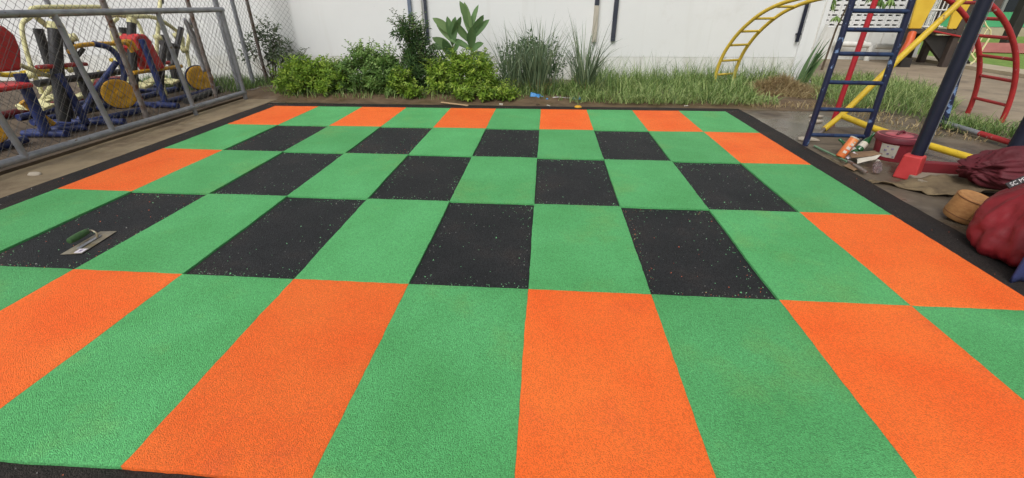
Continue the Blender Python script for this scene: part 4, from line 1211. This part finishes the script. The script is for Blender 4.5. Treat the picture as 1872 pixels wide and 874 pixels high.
# ================================================================== SMALL LITTER BY THE BED
b = MB(); b.box((-.60, .285, .0), (.42, .035, .012), (0, R(2), R(-17))); tag(b.build('wood_stick', 'wood_pale', None, loc=(-.6, .285, GZ), bevel=.003), 'pale wooden stick lying along the far edge of the mat', 'stick')
warp('blue_plastic', 'blue_plastic', [(.42, .70, .02), (.70, .64, .0), (.66, .74, .04), (.44, .80, .08)], n=14, amp=.045, lab='crumpled bright blue plastic sheet at the foot of the lemongrass', cat='plastic')
warp('blue_scrap', 'blue_plastic', [(1.02, .66, .02), (1.16, .64, .02), (1.15, .73, .06), (1.04, .74, .05)], n=8, amp=.02, lab='small blue plastic scrap right of the larger blue sheet', cat='plastic')
b = MB(); b.tube(smooth_path([(.76, .70, .03), (.85, .66, .045), (.95, .70, .03), (1.04, .68, .03)], 5), .005, 5); tag(b.build('pale_string', 'sticker', None, True, (.9, .68, GZ)), 'pale string running between the two blue plastic scraps', 'string')
pg = thing('peg', (1.10, .24, GZ), 'small yellow base with an upright stalk on the far border', 'peg')
b = MB(); b.lathe([(.045, 0), (.05, .008), (.04, .022), (.012, .03)], (1.10, .24, -.012), n=14); b.build('base', 'amber', pg, smooth=True)
b = MB(); b.tube([(1.10, .24, .01), (1.09, .25, .10), (1.10, .25, .19)], .008, 6); b.build('stalk', 'green_stem', pg)
for i, (x, y) in enumerate(((.04, .36), (.55, .40), (.70, .34), (2.6, .48))):
    b = MB(); b.box((x, y, GZ + .012), (.05, .03, .012), (.2, .1, i)); tag(b.build('litter_scrap', 'paper' if i != 1 else 'bark', None, loc=(x, y, GZ)), ['white scrap on the soil below the sprigs', 'dark clod on the soil below the blue plastic', 'small pale scrap on soil right below the blue plastic', 'pale scrap at the grass edge near the mat corner'][i], 'scrap')
b = blobmesh((-3.52, -2.78, GZ + .012), (.055, .035, .02), 2.2, .2, 14, 8, flat=GZ); tag(b.build('pale_stone', 'tile_chip', None, 'all', (-3.52, -2.78, GZ)), 'pale flat stone beside the low fence panel', 'stone')

# ================================================================== EXERCISE MACHINES BEHIND THE FENCE
def P_(root, name, m, path, r, n=10, steps=0):
    b = MB(); b.tube(smooth_path(path, steps) if steps else path, r, n); return b.build(name, m, root, smooth=True)
def disc(root, c, ax, r, w, name='flywheel'):
    b = MB(); b.lathe([(r - .01, -w / 2), (r, -w / 2 + .008), (r, w / 2 - .008), (r - .012, w / 2), (r - .05, w / 2 - .006), (.04, w / 2 - .004), (.035, w / 2 + .01), (.001, w / 2 + .012)], c, ax, 32, cap=False)
    d = b.build(name, 'amber', root, smooth=True)
    b = MB(); b.lathe([(r + .012, -w / 2 - .03), (r + .012, -w / 2 - .004), (.02, -w / 2 - .002)], c, ax, 28); b.build('rim_guard', 'blue_paint', d, smooth=True)
    return d
# A: exercise bike nearest the camera
A = thing('exercise_bike', (-4.5, -1.0, GZ), 'blue exercise bike with an amber flywheel in the middle of the low panel', 'exercise machine')
disc(A, (-4.43, -.82, .27), (.85, -.5, .08), .165, .06)
P_(A, 'frame_arm', 'blue_paint', [(-4.5, -.82, .82), (-4.48, -.66, .76), (-4.46, -.60, .62), (-4.47, -.62, .44), (-4.5, -.78, .27)], .032, steps=4)
P_(A, 'frame_arm', 'blue_paint', [(-4.5, -.62, .60), (-4.58, -1.0, .30), (-4.62, -1.25, .05)], .030)
P_(A, 'handlebar', 'amber', [(-4.5, -1.14, .76), (-4.5, -1.02, .81), (-4.5, -.80, .815), (-4.5, -.55, .80), (-4.5, -.38, .79), (-4.5, -.34, .69)], .024, steps=4)
P_(A, 'base_bar', 'blue_paint', [(-5.1, -1.30, .03), (-4.15, -1.17, .03)], .036)
P_(A, 'base_bar', 'blue_paint', [(-4.6, -1.62, .03), (-4.45, -.55, .03)], .036)
P_(A, 'base_bar', 'blue_paint', [(-4.75, -1.70, .03), (-4.35, -1.45, .03)], .034)
P_(A, 'seat_post', 'black_paint', [(-4.78, -1.2, .03), (-4.66, -1.2, .62)], .046)
P_(A, 'column', 'black_paint', [(-4.52, -1.50, .10), (-4.48, -1.36, .62), (-4.46, -1.22, .99)], .058, 12)
P_(A, 'column_cap', 'cream', [(-4.46, -1.22, .99), (-4.455, -1.20, 1.05)], .060, 12)
P_(A, 'frame_arm', 'blue_paint', [(-4.45, -1.40, .58), (-4.45, -1.36, .32), (-4.46, -1.33, .04)], .036)
b = MB(); b.box((-4.50, -1.27, .64), (.10, .50, .04), (R(-3), 0, 0)); b.build('seat', 'red_paint', A, bevel=.015)
P_(A, 'crank', 'amber', [(-4.55, -1.78, .36), (-4.52, -1.62, .10)], .030)
P_(A, 'pedal_arm', 'dark_plastic', [(-4.5, -1.12, .68), (-4.48, -.98, .78)], .022)
# B: second bike further along
B = thing('exercise_bike', (-4.65, .1, GZ), 'blue and red exercise bike with an amber flywheel near the fence corner', 'exercise machine')
disc(B, (-4.62, .82, .21), (.85, -.5, .05), .175, .06)
b = MB()
prof = [(-.19, .84), (-.10, .88), (0, .87), (.06, .79), (.09, .62), (.14, .44), (-.04, .43), (-.10, .60), (-.18, .72)]
b.prism([(-4.78, y, z) for (y, z) in prof], (.24, 0, 0)); b.build('seat_shell', 'red_bright', B, bevel=.02)
P_(B, 'frame_arm', 'blue_paint', [(-4.52, -.12, .82), (-4.52, -.10, .43), (-4.48, -.14, .03)], .036)
P_(B, 'frame_arm', 'blue_paint', [(-4.60, .42, .38), (-4.58, .42, .05)], .034)
P_(B, 'side_bar', 'amber', [(-4.60, -.34, .44), (-4.60, .10, .43), (-4.60, .50, .42)], .024)
P_(B, 'side_bar', 'red_paint', [(-4.75, .0, .49), (-4.75, .48, .47)], .024)
P_(B, 'column', 'black_paint', [(-4.72, -.30, .20), (-4.68, -.10, .80), (-4.66, -.02, 1.0)], .050, 12)
P_(B, 'column_cap', 'cream', [(-4.66, -.02, 1.0), (-4.655, .0, 1.06)], .052, 12)
P_(B, 'column', 'black_paint', [(-4.7, .06, .10), (-4.68, .34, .62), (-4.67, .42, .74)], .042, 12)
P_(B, 'column', 'black_paint', [(-4.8, .58, .42), (-4.75, .92, .90)], .038, 12)
P_(B, 'crossbar', 'black_paint', [(-4.67, .36, .74), (-4.72, .70, .66)], .036)
P_(B, 'handlebar', 'amber', [(-4.62, -.42, .80), (-4.62, -.28, .80), (-4.60, -.20, .79), (-4.58, -.16, .70)], .026, steps=4)
P_(B, 'base_bar', 'blue_paint', [(-5.0, -.22, .03), (-4.2, -.28, .03)], .036)
P_(B, 'base_bar', 'blue_paint', [(-4.52, -.3, .03), (-4.55, .85, .03)], .036)
P_(B, 'base_bar', 'black_paint', [(-4.30, .0, .03), (-4.45, .95, .04)], .042)
# C: seat machine at the left edge
Cm = thing('seated_press_machine', (-4.5, -1.9, GZ), 'exercise machine with a bright red seat and backrest at the left edge', 'exercise machine')
b = MB(); b.prism([(-4.52, y, z) for (y, z) in ((-1.66, .64), (-1.58, .82), (-1.57, .96), (-1.63, 1.04), (-1.74, 1.07), (-1.95, 1.06), (-2.06, .66))], (-.06, 0, .0)); b.build('backrest', 'red_bright', Cm, bevel=.025)
b = MB(); b.box((-4.46, -1.96, .53), (.22, .40, .045), (0, R(4), 0)); b.build('seat', 'red_bright', Cm, bevel=.02)
P_(Cm, 'seat_post', 'blue_paint', [(-4.5, -1.74, .03), (-4.5, -1.72, .62)], .048, 12)
P_(Cm, 'frame_arm', 'cream', [(-4.52, -1.66, .69), (-4.55, -1.45, .57), (-4.6, -1.25, .50)], .022)
P_(Cm, 'base_bar', 'blue_paint', [(-4.48, -2.5, .03), (-4.49, -1.96, .035)], .038)
P_(Cm, 'base_bar', 'blue_paint', [(-4.75, -1.75, .03), (-4.3, -1.72, .03)], .036)
disc(Cm, (-4.46, -2.24, .20), (.85, -.5, .05), .13, .05)
# D: cream frame machines at the back
D = thing('twin_pull_machine', (-5.2, 0.0, GZ), 'cream pipe-frame exercise machine with black columns behind the bikes', 'exercise machine')
P_(D, 'top_bar', 'cream', [(-5.05, -.74, .98), (-5.03, -.86, 1.14), (-5.0, -.78, 1.18), (-5.0, -.3, 1.18), (-5.0, .04, 1.17), (-5.0, .14, 1.08)], .028, steps=4)
P_(D, 'top_bar', 'cream', [(-5.0, .02, .94), (-5.0, .08, 1.08), (-5.0, .40, 1.06), (-5.0, .81, 1.03), (-5.0, 1.17, .80), (-5.0, 1.14, .60)], .027, steps=4)
P_(D, 'upright', 'cream', [(-5.0, 1.0, 1.26), (-5.0, .83, .98), (-5.0, .55, .50), (-5.0, .50, .0)], .026)
P_(D, 'grip', 'black_paint', [(-5.0, 1.05, 1.36), (-5.0, 1.0, 1.22)], .032)
P_(D, 'grip', 'black_paint', [(-5.0, 1.52, 1.0), (-5.0, 1.45, .88)], .03)
P_(D, 'upright', 'cream', [(-5.0, 1.45, .90), (-5.0, 1.2, .55), (-5.0, 1.1, .0)], .026)
for (y, z) in ((.72, .78), (1.10, .78), (1.16, .58), (.08, .83), (-.56, .86)):
    b = MB(); b.lathe([(.02, -.05), (.045, -.045), (.045, .045), (.02, .05)], (-5.0, y, z), (.8, .5, .2), 14); b.build('pivot', 'cream', D, smooth=True)
P_(D, 'column', 'black_paint', [(-5.15, -.55, .0), (-5.12, -.5, .9)], .05, 12)
P_(D, 'column', 'black_paint', [(-5.15, .95, .0), (-5.12, 1.0, .8)], .05, 12)
P_(D, 'crossbar', 'black_paint', [(-5.1, -1.1, .42), (-5.1, .2, .40)], .04)
for (y, z) in ((-1.3, .22), (-.95, .25), (-.35, .2), (.1, .22), (.6, .2)):
    b = MB(); b.box((-5.0, y, z), (.32, .16, .035), (R(8), R(6), 0)); b.build('foot_plate', 'cream', D, bevel=.01)
    P_(D, 'foot_arm', 'cream', [(-5.05, y, z), (-5.15, y + .1, .45)], .018, 8)
P_(D, 'base_bar', 'blue_paint', [(-5.15, -1.3, .03), (-5.15, 1.1, .03)], .036)
pk_ = thing('rowing_machine', (-5.9, -.6, GZ), 'dim brown and yellow exercise machine furthest from the fence', 'exercise machine')
P_(pk_, 'upright', 'maroon_bar', [(-5.9, -1.2, 0), (-5.85, -1.1, .55)], .04)
P_(pk_, 'upright', 'yellow_paint', [(-5.8, -1.3, .62), (-5.7, -.9, .48), (-5.6, -.4, .42)], .028)
P_(pk_, 'base_bar', 'maroon_bar', [(-5.8, -1.4, .04), (-5.8, .6, .04)], .045)
b = MB(); b.box((-5.7, .35, .16), (.3, .4, .22)); b.build('weight_box', 'maroon_bar', pk_, bevel=.03)
for (px_, py_, nm, lb, sc) in ((-5.55, -.55, 'stepper_machine', 'cream and black stepping machine behind the nearer bike', 1.0), (-5.65, .75, 'stepper_machine', 'cream and black stepping machine behind the further bike', .95)):
    E_ = thing(nm, (px_, py_, GZ), lb, 'exercise machine', 'stepping machines at the back')
    P_(E_, 'column', 'black_paint', [(px_, py_, 0), (px_ + .02, py_ + .12, .95 * sc)], .05, 12)
    P_(E_, 'base_bar', 'blue_paint', [(px_ - .3, py_ - .05, .03), (px_ + .5, py_ + .05, .03)], .038)
    P_(E_, 'base_bar', 'blue_paint', [(px_, py_ - .55, .03), (px_, py_ + .5, .03)], .038)
    for sg in (-1, 1):
        P_(E_, 'hand_lever', 'cream', [(px_ + .1, py_ + .25 * sg, .25), (px_ + .08, py_ + .28 * sg + .08, .62), (px_ + .05, py_ + .24 * sg + .16, .98 * sc), (px_ + .04, py_ + .12 * sg + .2, 1.08 * sc)], .024, steps=4)
        P_(E_, 'foot_lever', 'cream', [(px_ + .25, py_ + .3 * sg - .2, .14), (px_ + .15, py_ + .28 * sg + .15, .34)], .024)
        b = MB(); b.box((px_ + .25, py_ + .3 * sg - .2, .18), (.16, .30, .03), (R(10), 0, 0)); b.build('foot_plate', 'cream', E_, bevel=.01)
        b = MB(); b.lathe([(.02, -.05), (.048, -.045), (.048, .045), (.02, .05)], (px_ + .08, py_ + .26 * sg, .48), (.8, .5, .2), 14); b.build('pivot', 'cream', E_, smooth=True)
    P_(E_, 'crossbar', 'yellow_paint', [(px_ + .06, py_ - .32, .50), (px_ + .06, py_ + .36, .50)], .026)
# things hung on the fence and wall side
vs, fs = [], []
for j in range(19):
    for i in range(9):
        u, v = i / 8, j / 18
        w = .012 + .085 * v ** .7
        y = .25 + .16 * (1 - (1 - v) ** 1.3) + (u - .5) * 2 * w
        x = -4.14 - .02 * math.sin(u * 11 + v * 3) - .02 * v
        vs.append((x, y, 1.06 - .68 * v - .03 * abs(u - .4)))
for j in range(18):
    for i in range(8):
        a = j * 9 + i; fs.append((a, a + 1, a + 10, a + 9))
o = MB().add(vs, fs).build('plastic_sheet', 'sheet_plastic', None, 'all', (-4.14, .25, 1.06)); md = o.modifiers.new('thick', 'SOLIDIFY'); md.thickness = .004
tag(o, 'grey translucent plastic sheet hanging on the tall fence', 'plastic sheet')
o = blobmesh((-5.2, -1.45, 1.28), (.10, .18, .14), 4.0, .2, 20, 12, folds=6, fdir=(0, .4, .8)).build('magenta_cloth', 'magenta_cloth', None, 'all', (-5.2, -1.45, 1.2))
tag(o, 'magenta cloth hanging at the top left corner', 'cloth')
gp = MB(); gp.tube([(-5.6, -.10, GZ), (-5.6, -.12, 2.4)], .030, 12); tag(gp.build('grey_pole', 'galv', None, True, (-5.6, -.10, GZ)), 'plain grey pole standing among the exercise machines', 'pole')
